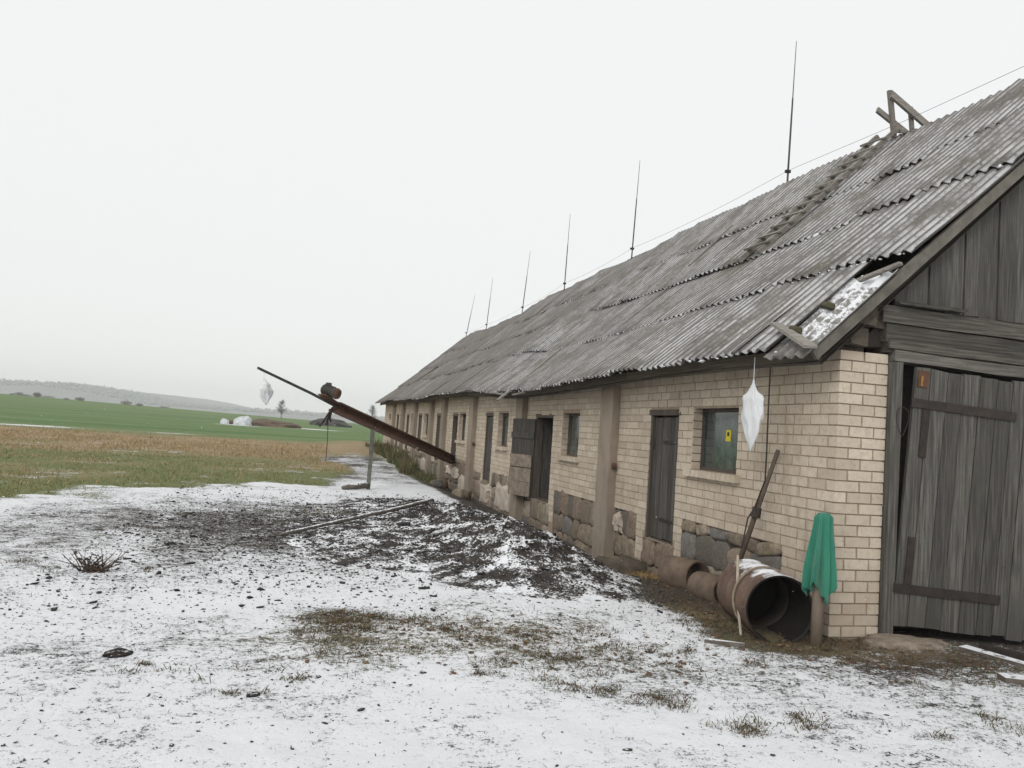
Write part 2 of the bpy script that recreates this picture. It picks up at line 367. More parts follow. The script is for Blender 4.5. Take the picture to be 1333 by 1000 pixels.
# openings: kind, y0, y1, z0, z1
OPEN = [('win', 1.64, 2.66, 1.30, 2.03), ('door', 3.03, 3.85, .31, 2.01),
        ('win', 6.64, 7.54, 1.24, 1.99), ('open', 8.06, 9.18, .30, 1.97),
        ('win', 11.30, 12.25, 1.24, 2.01), ('door', 12.72, 13.50, .34, 2.01),
        ('win', 15.98, 16.94, 1.24, 2.01), ('open', 17.10, 17.92, .34, 2.0),
        ('door', 19.90, 20.78, .36, 2.0),
        ('win', 22.60, 23.62, 1.24, 2.01), ('door', 24.10, 24.95, .40, 2.0),
        ('win', 26.25, 27.2, 1.24, 2.01), ('door', 27.6, 28.4, .42, 2.0),
        ('win', 29.75, 30.7, 1.24, 2.01), ('door', 31.1, 31.9, .44, 2.0),
        ('win', 34.4, 35.2, 1.75, 2.05)]
# stretches where the field-stone footing shows: y0, y1, top
FOOT = [(.74, 2.80, .68), (2.98, 3.9, .30), (4.12, 4.92, .62), (5.40, 7.76, .62), (8.0, 9.25, .29), (9.25, 9.8, .5), (10.28, 12.45, .60), (12.6, 13.6, .33),
        (13.7, 14.55, .55), (15.03, 18.85, .60), (19.33, 21.35, .45), (21.83, 25.25, .55), (25.73, 28.95, .5), (29.4, 32.4, .5), (32.9, 37.1, .5)]
def holes_core():
    H = [(o[1], o[2], o[3], o[4]) for o in OPEN]+[(f[0], f[1], -.5, f[2]) for f in FOOT]
    return H
def core_mesh():
    H = holes_core(); ysc = sorted({0.12, WL-.12, *[h[0] for h in H], *[h[1] for h in H]}); zsc = sorted({-.5, WT, *[h[2] for h in H], *[h[3] for h in H]})
    solid = lambda i, k: 0 <= i < len(ysc)-1 and 0 <= k < len(zsc)-1 and not any(h[0]-1e-6 <= ysc[i] and ysc[i+1] <= h[1]+1e-6 and h[2]-1e-6 <= zsc[k] and zsc[k+1] <= h[3]+1e-6 for h in H)
    V = []; F = []
    def q(*p): n = len(V); V.extend(p); F.append((n, n+1, n+2, n+3))
    x0, x1 = .007, .38
    for i in range(len(ysc)-1):
        for k in range(len(zsc)-1):
            if not solid(i, k): continue
            a, b, c, d = ysc[i], ysc[i+1], zsc[k], zsc[k+1]
            q((x0, a, c), (x0, a, d), (x0, b, d), (x0, b, c)); q((x1, a, c), (x1, b, c), (x1, b, d), (x1, a, d))
            if not solid(i-1, k): q((x0, a, c), (x1, a, c), (x1, a, d), (x0, a, d))
            if not solid(i+1, k): q((x0, b, c), (x0, b, d), (x1, b, d), (x1, b, c))
            if not solid(i, k-1): q((x0, a, c), (x0, b, c), (x1, b, c), (x1, a, c))
            if not solid(i, k+1): q((x0, a, d), (x1, a, d), (x1, b, d), (x0, b, d))
    b = MB(); b.add(V, F)
    b.box((.012, .012, -.5), (.50, .4, WT-.1))              # core of the corner pier
    return b.build('wall', MORTAR, barn)
wall = core_mesh()
# bricks: collect (lo, hi) boxes
BR = []
CH, BH, J = .098, .0875, .010
def subtract(iv, cuts):
    out = [iv]
    for c0, c1 in cuts:
        nx = []
        for a, b in out:
            if c1 <= a or c0 >= b: nx.append((a, b)); continue
            if c0 > a: nx.append((a, c0))
            if c1 < b: nx.append((c1, b))
        out = nx
    return out
for k in range(-1, 25):
    z = .10+k*CH; zt = z+BH
    if k == 24: zt -= .004
    # the corner pier seen from the gable
    rowA = (k % 2 == 0)
    if rowA:
        BR.append(((0, 0, z), (.25, .12, zt))); BR.append(((.261, 0, z), (.511, .12, zt))); start = .131
    else:
        BR.append(((0, 0, z), (.12, .25, zt))); BR.append(((.131, 0, z), (.381, .12, zt))); BR.append(((.392, 0, z), (.512, .12, zt))); start = .261
    cuts = [(o[1], o[2]) for o in OPEN if o[3]-.03 < (z+zt)/2 < o[4]+.03]
    cuts += [(y0, y1) for y0, y1, zt_ in FOOT if (z+zt)/2 < zt_+.05*math.sin(k*3+y0*5)]
    cuts += [(p+.02, p+PW-.02) for p in PIL]
    for a0, b0 in subtract((start, WL), cuts):
        y = a0; first = True
        while y < b0-.02:
            L = .25
            if first and (k % 2) and y > 1: L = .12
            elif random.random() < .13: L = random.choice((.12, .12, .18))
            if y+L > b0-.05 or b0-(y+L) < .06: L = b0-y
            if L > .3: L = .25 if b0-y-.25 > .07 else L
            BR.append(((random.uniform(-.002, .004), y, z), (.115, min(y+L, b0), zt))); y += L+J; first = False
# the far reveal of each near window and door shows its own bricks
BR.sort(key=lambda b: math.hypot(b[0][0]-CAM[0], b[0][1]-CAM[1]))
for lo, hi in BR[:300]:
    piece('brick', lo, hi, BRICK, wall, j=.022)
b = MB()
for lo, hi in BR[300:]: b.box(lo, hi, .0018)
s_ = b.build('far_bricks', BRICK, wall); s_['kind'] = 'stuff'
# footing of field stones
foot = MB()
for y0, y1, zt in FOOT: foot.box((.035, y0, -.6), (.2, y1, zt))
foot = foot.build('stone_footing', RUBBLE, barn)
def stone_meshes(mat, n=9, sub=3):
    L = []
    for i in range(n):
        bm = bmesh.new(); bmesh.ops.create_icosphere(bm, subdivisions=sub, radius=1)
        cuts = []
        for k in range(11):
            d = Vector((random.gauss(0, 1), random.gauss(0, 1), random.gauss(0, 1))).normalized(); cuts.append((d, random.uniform(.92, 1.25)))
        for v in bm.verts:
            c = v.co.copy(); p = 7; m = (abs(c.x)**p+abs(c.y)**p+abs(c.z)**p)**(1/p); c /= m
            for d, h in cuts:
                q = c.dot(d)
                if q > h*1.15: c -= d*(q-h*1.15)
            v.co = c*.5*(.92+.34*(float(fbm(np.array(c.x*1.4+i*7), np.array(c.y*1.4+c.z*1.1+i), 40+i))-.5)+.10*(float(fbm(np.array(c.x*5+i), np.array(c.y*5+c.z*4), 41+i))-.5))
        me = bpy.data.meshes.new('stone'); bm.to_mesh(me); bm.free(); me.materials.append(mat)
        for p_ in me.polygons: p_.use_smooth = True
        L.append(me)
    return L
STM = stone_meshes(STONE)
nst = 0
for y0, y1, zt in FOOT:
    if y0 > 26: break
    z = -.42; row = 0
    while z < zt-.05:
        h = random.uniform(.28, .42); h = min(h, zt-z) if zt-z-h > .1 else zt-z
        y = y0
        while y < y1-.04:
            L = random.uniform(.26, .58)
            if y1-(y+L) < .16: L = y1-y
            if z+h > -.3:
                o = obj('stone', random.choice(STM), None, foot, (.06+random.uniform(-.02, .02), y+L/2, z+h/2), (random.uniform(-.2, .2), random.uniform(-.1, .1), 0), (random.uniform(.11, .17), L*1.14, h*1.14)); nst += 1
            y += L
        z += h; row += 1
# remains of lime plaster on the footing
for y0, y1, z0, z1 in [(10.3, 12.0, -.25, .42), (12.7, 13.4, -.2, .28), (15.1, 16.2, -.2, .3), (16.5, 18.3, .12, .42), (21.9, 23.4, -.1, .42), (4.62, 4.78, .28, .52), (26, 28, .1, .4), (29.6, 31.5, .1, .4)]:
    nyy, nzz = 10, 6; V = []; F = []
    for i in range(nyy+1):
        for k in range(nzz+1):
            fy = i/nyy; fz = k/nzz; ed = min(fy, 1-fy, fz, 1-fz)
            V.append((-.055-.02*random.random() if ed > .01 else .03, y0+(y1-y0)*fy+random.uniform(-.05, .05), z0+(z1-z0)*fz+random.uniform(-.05, .05)))
    for i in range(nyy):
        for k in range(nzz): a_ = i*(nzz+1)+k; F.append((a_, a_+nzz+1, a_+nzz+2, a_+1))
    MB().add(V, F).build('plaster_patch', PLASTER, foot)
# pilasters
for i, p in enumerate(PIL):
    V = []; F = []; nz = 14
    for k in range(nz+1):
        z = -.45+k*(WT+.12+.45)/nz; j = lambda: random.uniform(-.006, .006)
        V += [(.01, p+j(), z), (-PD+j(), p+j(), z), (-PD+j(), p+PW+j(), z), (.01, p+PW+j(), z)]
    for k in range(nz):
        for s in range(3): a_ = k*4+s; F.append((a_, a_+1, a_+5, a_+4))
    F.append((nz*4, nz*4+1, nz*4+2, nz*4+3))
    po = MB().add(V, F).build('pilaster', CONC, barn)
    if i in (0, 2): MB().box((-.085, p-.05, 1.16), (-.03, p-.0, 1.24), .008).bar((-.06, p-.04, 1.2), (-.06, p-.09, 1.19), .03, .03).build('iron_hook', RUST, po)
# rest of the barn body: back wall, far gable, right gable pier, floor plate
MB().box((XR-.35, 0, -.5), (XR, WL, WT)).build('back_wall', BRICK, barn)
MB().box((.02, WL-.119, -.5), (XR-.36, WL, WT+.0)).build('far_gable_wall', BRICK, barn)
b = MB(); b.add([(0.05, WL-.1, WT+.01), (XR-.05, WL-.1, WT+.01), (4.05, WL-.1, 6.5), (.05, WL-.06, WT+.01), (XR-.05, WL-.06, WT+.01), (4.05, WL-.06, 6.5)], [(0, 1, 2), (3, 5, 4), (0, 3, 4, 1), (1, 4, 5, 2), (2, 5, 3, 0)])
b.build('far_gable_boarding', WOOD_V, barn)
for k in range(-1, 25):
    z = .10+k*CH
    piece('pier_brick', (XR-.9, 0, z), (XR-.64, .25, z+BH), BRICK, barn, j=.012); piece('pier_brick', (XR-.629, 0, z), (XR-.36, .25, z+BH), BRICK, barn, j=.012)

# ------------------------------------------------------------------ windows and doors
t = NT('dusty_glass'); n = t.noise(t.pos((1, 1, .5)), 5, 6, .65)
t.col(t.mix(t.ramp(n, .4, .75), (.030, .043, .042), (.12, .145, .14))); t.rough(.1); t.b.inputs['IOR'].default_value = 1.75; t.b.inputs['Specular IOR Level'].default_value = .7; GLASS = t.m
YEL = m_plain('yellow_sticker', (.70, .58, .03), (.62, .50, .03), 30, .5, 0)
BLK = m_plain('black_print', (.015, .015, .015), (.02, .02, .02), 30, .6, 0)
FRAME = m_wood('window_wood', 2, [(.075, .062, .05), (.15, .125, .10), (.10, .085, .068)], .1)
for i, o in enumerate(OPEN):
    kind, y0, y1, z0, z1 = o
    if kind == 'win':
        xg = .15
        f = MB(); fwid = .035
        f.box((xg-.03, y0, z0), (xg+.04, y0+fwid, z1)); f.box((xg-.03, y1-fwid, z0), (xg+.04, y1, z1)); f.box((xg-.029, y0+fwid, z0), (xg+.04, y1-fwid, z0+fwid)); f.box((xg-.029, y0+fwid, z1-fwid), (xg+.04, y1-fwid, z1))
        wo = f.build('window', FRAME, barn)
        ym = (y0+y1)/2
        if i > 7: MB().box((xg-.02, ym-.02, z0+fwid), (xg+.03, ym+.02, z1-fwid)).build('mullion', FRAME, wo)
        for a_, b_ in ([(y0+fwid, y1-fwid)] if i <= 7 else [(y0+fwid, ym-.02), (ym+.02, y1-fwid)]):
            MB().box((xg, a_, z0+fwid), (xg+.004, b_, z1-fwid)).build('pane', GLASS, wo)
        if i == 0:
            yc = 2.02; s = MB().box((xg-.006, yc, 1.66), (xg-.0015, yc+.105, 1.79)).build('yellow_sticker', YEL, wo)
            MB().box((xg-.009, yc+.035, 1.72), (xg-.0065, yc+.075, 1.765)).build('sticker_mark', BLK, wo)
        # jamb bricks
        if y0 < 28:
            k = 0; z = z0
            while z < z1-.02:
                piece('jamb_brick', (.002, y1-.014, z+.002), (.119, y1+.005, min(z+BH, z1)), BRICK, wo, j=.012); z += CH
        # brick-on-edge sill
        ya, yb = y0-.10, y1+.06; y = ya; nB = max(4, int((yb-ya)/.098)); st_ = (yb-ya)/nB
        if i < 14:
            for q_ in range(nB): piece('sill_brick', (-.075+random.uniform(-.004, .004), ya+q_*st_+.005, z0-.085), (xg-.031, ya+(q_+1)*st_-.005, z0-.002), BRICK, wo, j=.03)
        # lintel board
        MB().box((.02, y0-.02, z1), (.14, y1+.02, z1+.03)).build('lintel', WOOD_Y, wo)
    else:
        # frame
        xf = .05
        f = MB(); f.box((xf-.035, y0, z0), (xf+.1, y0+.05, z1)); f.box((xf-.035, y1-.05, z0), (xf+.1, y1, z1)); f.box((xf-.05, y0-.05, z1-.06), (xf+.1, y1+.05, z1+.015)); f.box((xf-.0, y0+.05, z0-.03), (xf+.2, y1-.05, z0+.02))
        df = f.build('door_frame', FRAME, barn)
        if kind == 'open': MB().box((xf+.101, y1-.03, z0), (.40, y1-.004, z1)).build('reveal_board', WOOD_D, df); MB().box((xf+.101, y0+.004, z0), (.40, y0+.03, z1)).build('reveal_board', WOOD_D, df)
        wdt = y1-y0-.10; hgt = z1-z0-.09
        if kind == 'door':
            dr = MB().box((.0225, 0.01, .02), (.028, wdt-.01, hgt-.02)).build('door', WOOD_D, barn, loc=(xf+.01, y0+.05, z0+.02), rot=(0, 0, 0))
            for zz in (.2, hgt-.4): MB().box((.0285, 0, zz), (.05, wdt, zz+.12)).build('batten', WOOD_D, dr)
            n_ = 6 if i == 1 else 4; pw = wdt/n_
            for q_ in range(n_): piece('plank', (-.012+random.uniform(-.003, .003), q_*pw+.003, random.uniform(0, .02)), (.022, (q_+1)*pw-.003, hgt+random.uniform(-.015, .0)), WOOD_D, dr, j=.006)
            if i == 1: MB().box((-.02, wdt-.05, hgt*.72), (-.013, wdt-.0, hgt*.82)).tube([(-.03, wdt+.02, hgt*.70), (-.04, wdt+.03, hgt*.76), (-.03, wdt+.02, hgt*.84)], .016, 6).build('latch', IRON, dr)
            for zz in (.26, hgt-.34): MB().box((-.022, 0, zz-.02), (-.0135, wdt*.6, zz+.02)).build('hinge_strap', IRON, dr)
        elif i == 3:
            # leaf standing open against the next pilaster, patched with sheet metal
            ang = math.radians(-161)
            dr = MB().box((.0245, 0.01, .02), (.030, wdt-.01, hgt-.02)).build('door', WOOD_D, barn, loc=(.01, y1-.03, z0+.0), rot=(0, 0, ang))
            # local: closed leaf runs towards -y from the hinge
            for v in dr.data.vertices: v.co.y *= -.78
            wl = wdt*.78; n_ = 5; pw = wl/n_
            for zz in (.2, hgt-.4): MB().box((.0305, -wl, zz), (.05, 0, zz+.12)).build('batten', WOOD_D, dr)
            for q_ in range(n_): piece('plank', (-.012, -q_*pw-pw+.003, random.uniform(0, .02)), (.024, -q_*pw-.003, hgt), WOOD_D, dr, j=.006)
            for z_a, z_b in ((.02, .3), (.31, .58), (.6, .85)): MB().box((.052, -wl+.02, z_a), (.06, -.02, z_b), .006).build('patch_sheet', m_plain('rusty_patch', (.30, .25, .195), (.14, .105, .08), 9, .9, .4), dr)
MB().box((1.3, .5, -.4), (1.36, WL-.5, 3.4)).build('dark_interior_screen', IRON, barn)  # black sheet added behind the openings so the interior reads dark
# dark slatted inner gate behind the open doorway
MB().box((.34, 8.1, .3), (.37, 8.7, 1.95)).build('inner_door', WOOD_D, barn)
dpl = empty('x'); bpy.data.objects.remove(dpl)

# ------------------------------------------------------------------ roof
ED = np.array([[-5, 2.52], [4, 2.52], [5.1, 2.49], [7.1, 2.43], [10, 2.47], [13.5, 2.57], [16.5, 2.59], [22.5, 2.60], [32, 2.66], [40, 2.68]])
RD = np.array([[-5, 6.60], [4, 6.58], [7, 6.65], [14, 6.66], [20, 6.62], [25, 6.49], [31, 6.47], [36, 6.57], [40, 6.58]])
RX = 4.08; OH = .16
def rz(y): return np.interp(y, RD[:, 0], RD[:, 1])
def ez(y): return np.interp(y, ED[:, 0], ED[:, 1])
RL = math.hypot(RX+.42, 6.6-2.52)
def roofp(y, s, off=0.0):
    f = s/RL; e = np.array([-.42, y, ez(y)]); r_ = np.array([RX, y, rz(y)]); p = e+(r_-e)*f
    wob = -.07*math.sin(math.pi*min(max(f, 0), 1))+.02*math.sin(y*1.1+f*2)+.025*math.sin(y*.47+f*4); d = (r_-e)/np.linalg.norm(r_-e); n = np.cross(d, [0, 1, 0]); n = n if n[2] > 0 else -n
    return p+n*(off+wob)
# sheathing under the sheets and the far slope
V = []; F = []; yy = np.linspace(-OH+.03, WL+.28, 60)
for y in yy: V += [tuple(roofp(y, .0, -.17)), tuple(roofp(y, RL, -.14)), tuple(roofp(y, .0, -.20)), tuple(roofp(y, RL, -.17)), (XR+.42, y, ez(y)), (XR+.42, y, ez(y)-.05)]
for i in range(len(yy)-1):
    a_, b_ = i*6, i*6+6
    F += [(a_, a_+1, b_+1, b_), (a_+2, b_+2, b_+3, a_+3), (a_, b_, b_+2, a_+2), (a_+1, a_+4, b_+4, b_+1), (a_+3, b_+3, b_+5, a_+5), (a_+4, a_+5, b_+5, b_+4)]
roof = MB().add(V, F).build('roof', m_wood('roof_boarding', 1, [(.05, .042, .034), (.10, .085, .07), (.07, .06, .05)], .05), barn)
def sheet_mesh(W, L, waves, seg=6, nl=4, th=.007, amp=.023, seed=0):
    r_ = random.Random(seed); V = []; F = []; nw = waves*seg+1
    for side in (0, 1):
        for k in range(nl+1):
            for i in range(nw):
                u = i/(nw-1)*W; v = k/nl*L
                z = amp*math.cos(2*math.pi*i/seg)+.006*math.sin(v*3+seed)+.004*math.sin(u*5+seed*2)-side*th
                dv = r_.uniform(-.012, .012) if k == 0 and side == 0 else 0
                V.append((u, v+dv, z))
    N = (nl+1)*nw
    for k in range(nl):
        for i in range(nw-1):
            a_ = k*nw+i; F.append((a_, a_+1, a_+nw+1, a_+nw)); F.append((a_+N, a_+N+nw, a_+N+nw+1, a_+N+1))
    for i in range(nw-1): F.append((i, i+N, i+N+1, i+1)); a_ = nl*nw+i; F.append((a_, a_+1, a_+N+1, a_+N))
    for k in range(nl): a_ = k*nw; F.append((a_, a_+nw, a_+N+nw, a_+N)); a_ = k*nw+nw-1; F.append((a_, a_+N, a_+N+nw, a_+nw))
    me = make_mesh('corrugated_sheet', V, F, True); return me
SW, SL, STEP, ROWS = 1.2, 1.70, 1.525, 4
EXP = 1.05
def sheet_var(seed, mat, L=SL):
    me = sheet_mesh(SW, L, 8, seed=seed); me.materials.append(mat); return me
SV = [sheet_var(i, SHEET) for i in range(4)]
ncol = int((WL+.3+OH)/EXP)+1
def place_sheet(y, s, L, me, lift0, lift1, skew=0, tilt=0.0):
    p0 = roofp(y, s, lift0); p1 = roofp(y, s+L, lift1); q0 = roofp(y+SW, s, lift0+tilt)
    v = p1-p0; v /= np.linalg.norm(v); u = q0-p0; u /= np.linalg.norm(u); u = u-v*(u@v); u /= np.linalg.norm(u); n = np.cross(u, v)
    if n[2] < 0: n = -n
    o = obj('corrugated_sheet', me, None, roof)
    o.matrix_local = Matrix(((u[0], v[0], n[0], p0[0]), (u[1], v[1], n[1], p0[1]), (u[2], v[2], n[2], p0[2]), (0, 0, 0, 1))) @ Matrix.Rotation(skew, 4, 'Z')
    return o
for k in range(ROWS):
    for c_ in range(ncol):
        y = -OH+c_*EXP+(.0 if k % 2 == 0 else 0); s = -.10+k*STEP
        if k == 0 and c_ == 0: continue
        if y+.6 > WL+.3: continue
        me = random.choice(SV); jit = random.uniform(-.012, .012)
        place_sheet(y, s+random.uniform(-.02, .02)-(.03 if k == 0 and random.random() < .3 else 0), SL, me, .035+jit+(c_ % 2)*.008, .004+jit+(c_ % 2)*.008, random.uniform(-.010, .010), random.choice((.012, .02, .03, .055)))
# the slipped, snow-dusted sheet at the near corner, narrower and lower
nm = sheet_mesh(.60, 1.25, 4, seed=9); nm.materials.append(SNOWSHEET)
o = place_sheet(-.17, -.10, 1.25, nm, -.03, .0, .0, 0); o['label'] = 'slipped roof sheet dusted with snow'
nm = sheet_mesh(.75, 1.5, 5, seed=10); nm.materials.append(SHEET); place_sheet(.36, -.06, 1.5, nm, .045, .02, -.01, .01)
# loose board under its end and eave boards
p0 = roofp(-.24, -.06, .03); p1 = roofp(.56, .27, .12)
MB().bar(p0, p1, .11, .028, j=.004).build('eave_board', WOOD_L, roof)
p0 = roofp(-.18, 1.12, -.0); p1 = roofp(.40, 1.0, .0)
MB().bar(roofp(-.2, 1.18, .05), roofp(.14, .98, .06), .07, .03, j=.004).build('loose_board', WOOD_L, roof)
MOSS = stone_meshes(m_plain('moss', (.10, .095, .05), (.06, .055, .035), 14, .95, .8, dist=.01), 1, 3)[0]
for yy_, s_v in ((.30, .25), (.22, .62)):
    o = obj('moss_tuft', MOSS, None, roof, roofp(yy_, s_v, .035), (.3, .2, 1), (.08, .13, .06))
# fascia along the eave, following its sag, and rafter tails
for i in range(18):
    ya, yb = -.1+i*2.08, -.1+(i+1)*2.08-.01; a_ = roofp(ya, .06, -.13); b_ = roofp(min(yb, WL+.2), .06, -.13); MB().bar(a_, b_, .04, .11, j=.004).build('fascia_board', WOOD_Y, roof)
for i in range(38):
    y = .25+i*.98; a_ = roofp(y, .1, -.16); b_ = roofp(y, 1.4, -.16); MB().bar(a_, b_, .08, .12).build('rafter_tail', LOG, roof)
# loose lath sliding down the roof by the second pilaster, over the eave
MB().bar(roofp(9.25, -.45, .10), roofp(9.55, 1.3, .10), .08, .03, (0, 0, 1), .004).build('loose_lath', WOOD_L, roof)
MB().bar(roofp(8.3, -.16, .02), roofp(9.0, -.18, .02), .06, .03, (0, 0, 1), .004).build('loose_lath', WOOD_L, roof)
MB().bar(roofp(9.75, -.16, .03), roofp(10.8, -.10, .03), .07, .03, (0, 0, 1), .004).build('loose_lath', WOOD_L, roof)
MB().bar(roofp(7.35, 3.6, .07), roofp(7.5, 4.9, .07), .05, .03).build('roof_lath', WOOD_L, roof)

# ------------------------------------------------------------------ gable: boarding, beams, gate
def gable_top(x): 
    f = (x+.42)/(RX+.42)
    z = 2.52+(6.58-2.52)*f if x <= RX else 6.58-(6.58-2.52)*(x-RX)/(RX+.42)
    return z-.22-.05*math.sin(math.pi*min(max((x+.42)/(2*RX+.84)*2 % 1, 0), 1))
x = .30; i = 0
while x < XR-.3:
    wd = random.uniform(.16, .23)
    zb = 2.98+random.uniform(-.03, .02); z0a, z1a = gable_top(x), gable_top(x+wd)
    if min(z0a, z1a) > zb+.05:
        b = MB(); y0_ = -.03 if i % 2 else -.018; th = .026; g_p = .006
        V = [(x+g_p, y0_, zb), (x+wd-g_p, y0_, zb+random.uniform(-.01, .01)), (x+wd-g_p, y0_, z1a), (x+g_p, y0_, z0a)]; V += [(p[0], p[1]+th, p[2]) for p in V]
        b.add(V, [(0, 1, 2, 3), (7, 6, 5, 4), (0, 4, 5, 1), (1, 5, 6, 2), (2, 6, 7, 3), (3, 7, 4, 0)]).build('gable_board', WOOD_V, barn)
    x += wd; i += 1
MB().add([(.2, .03, 2.6), (XR-.2, .03, 2.6), (RX, .03, 6.4), (.2, .06, 2.6), (XR-.2, .06, 2.6), (RX, .06, 6.4)], [(0, 1, 2), (3, 5, 4), (0, 3, 4, 1), (1, 4, 5, 2), (2, 5, 3, 0)]).build('gable_dark_backing', IRON, barn)  # black sheet standing for the shade behind the board gaps
# horizontal timbers over the gate
def wavybeam(name, x0, x1, y0, y1, za, zb, sag, mat):
    V = []; F = []; n = 12
    for k in range(n+1):
        f = k/n; x = x0+(x1-x0)*f; d = -sag*math.sin(math.pi*min(f, 1))
        jj = lambda: random.uniform(-.008, .008)
        V += [(x, y0+jj(), za+d+jj()), (x, y1, za+d), (x, y1, zb+d), (x, y0+jj(), zb+d+jj())]
    for k in range(n):
        for s in range(4): a_ = k*4; F.append((a_+s, a_+(s+1) % 4, a_+4+(s+1) % 4, a_+4+s))
    F += [(3, 2, 1, 0), (n*4, n*4+1, n*4+2, n*4+3)]
    return MB().add(V, F).build(name, mat, barn)
wavybeam('tie_beam', .38, XR-.4, -.07, .2, 2.83, 2.975, .04, WOOD_X)
wavybeam('tie_beam', .44, XR-.4, -.045, .2, 2.655, 2.815, .05, WOOD_X)
wavybeam('lintel_board', .46, XR-.6, -.075, -.04, 2.59, 2.665, .05, WOOD_X)
wavybeam('lintel_board', .53, XR-.66, -.062, .1, 2.475, 2.575, .05, WOOD_LD)
MB().box((.47, -.03, 2.555), (XR-.5, .25, 2.65)).build('lintel_beam', LOG, barn)
wavybeam('drip_board', .5, 1.25, -.13, -.03, 2.985, 3.01, 0, WOOD_X)
# log wall plate ends on the corner
def timber(name, a, b, w_, h_): return MB().bar(a, b, w_, h_, (0, 0, 1), .012).build(name, LOG, barn)
timber('wall_plate_beam', (.14, -.07, 2.665), (.14, WL, 2.665), .18, .16); timber('wall_plate_beam', (.19, -.11, 2.85), (.19, WL, 2.85), .17, .17)
timber('cross_beam', (.0, .13, 2.66), (.45, .11, 2.655), .13, .13); timber('cross_beam', (.16, .07, 2.84), (.45, .05, 2.84), .14, .13)
MB().box((-.02, .12, 2.54), (.34, WL-.1, 2.60), .004).build('wall_plate', WOOD_Y, barn)
# barge rafters at both sides of the gable
gu = lambda x, d: (x, d, gable_top(x))
MB().bar((-.36, -.115, gable_top(-.36)+.09), (RX, -.115, gable_top(RX)+.09), .045, .10, j=.008).build('barge_board', m_plain('grey_barge_wood', (.19, .175, .145), (.10, .092, .078), 6, .95, .6, dist=.01), barn)
MB().bar((XR+.36, -.115, gable_top(XR+.36)+.06), (RX, -.115, gable_top(RX)+.06), .045, .17).build('barge_board', WOOD_X, barn)
# gate posts
MB().box((.520, -.055, -.05), (.625, .08, 2.47), .004).build('gate_post', WOOD_V, barn)
MB().box((XR-1.01, -.055, -.05), (XR-.905, .08, 2.47), .004).build('gate_post', WOOD_V, barn)
MB().box((.56, .085, .0), (.66, .16, 2.47), .004).build('gate_post', WOOD_D, barn)
# gate leaf, ajar and sagging
def gate_leaf(hx, wdt, phi, sag, sign, hz, front):
    g = MB().box((.01, .027, .02), (wdt-.01, .034, 2.31)).build('gate', WOOD_D, barn, loc=(hx, -.03, hz))
    for zz in (.3, 1.9): MB().box((.04, .035, zz), (wdt, .06, zz+.15)).build('batten', WOOD_D, g)
    M = Matrix.Translation((hx, -.03, hz)) @ Matrix.Rotation(phi, 4, 'Z') @ Matrix.Rotation(sag, 4, 'Y')
    if sign < 0: M = M @ Matrix.Diagonal((-1, 1, 1, 1))
    g.matrix_local = M
    x = .0; k = 0
    while x < wdt-.03:
        w_ = random.uniform(.125, .185); w_ = min(w_, wdt-x)
        yo = random.uniform(-.006, .004)
        piece('plank', (x+.003, -.015+yo, random.uniform(-.012, .012)), (x+w_-.003, .022+yo, 2.33+random.uniform(-.012, .01)), WOOD_V, g, j=.01); x += w_; k += 1
    for zz, L in ((2.0, .98), (.335, .98)):
        MB().box((-.02, -.034, zz-.04), (L, -.024, zz+.04), .002).build('hinge_strap', IRON, g)
    MB().box((.09, -.0365, 1.52), (.16, -.0265, 1.955)).build('hinge_plate', IRON, g); MB().box((.07, -.0365, .38), (.14, -.0265, .80)).build('hinge_plate', IRON, g)
    MB().box((.02, -.032, 2.15), (.12, -.02, 2.30)).build('rusty_latch', RUST, g)
    if front: MB().box((.045, -.042, 2.16), (.062, -.033, 2.25)).build('latch_tongue', m_plain('dull_orange_paint', (.38, .21, .05), (.22, .11, .04), 40, .8, .2), g)
    return g
gate_leaf(.615, 1.74, math.radians(-11), .062, 1, .115, True)
gate_leaf(XR-1.04, 1.70, math.radians(2), 0, -1, .1, False)
gate_leaf(3.66, 1.27, math.radians(2), 0, -1, .1, False)
gate_leaf(XR-2.78, 1.70, math.radians(2), 0, -1, .1, False)
MB().box((.66, .30, 0), (XR-1.0, .33, 2.5)).build('gate_dark_backing', IRON, barn)  # black sheet standing for the shaded interior behind the gate
# wire loop by the gate post
pts = [(.60+.06*math.cos(a_), -.10-.02*math.sin(a_*2), 1.93+.13*math.sin(a_)) for a_ in np.linspace(0, 2*math.pi, 22)]
tag(MB().tube(pts, .004, 5, False).build('wire_loop', IRON), 'loop of thin wire hanging on the gate post', 'wire')

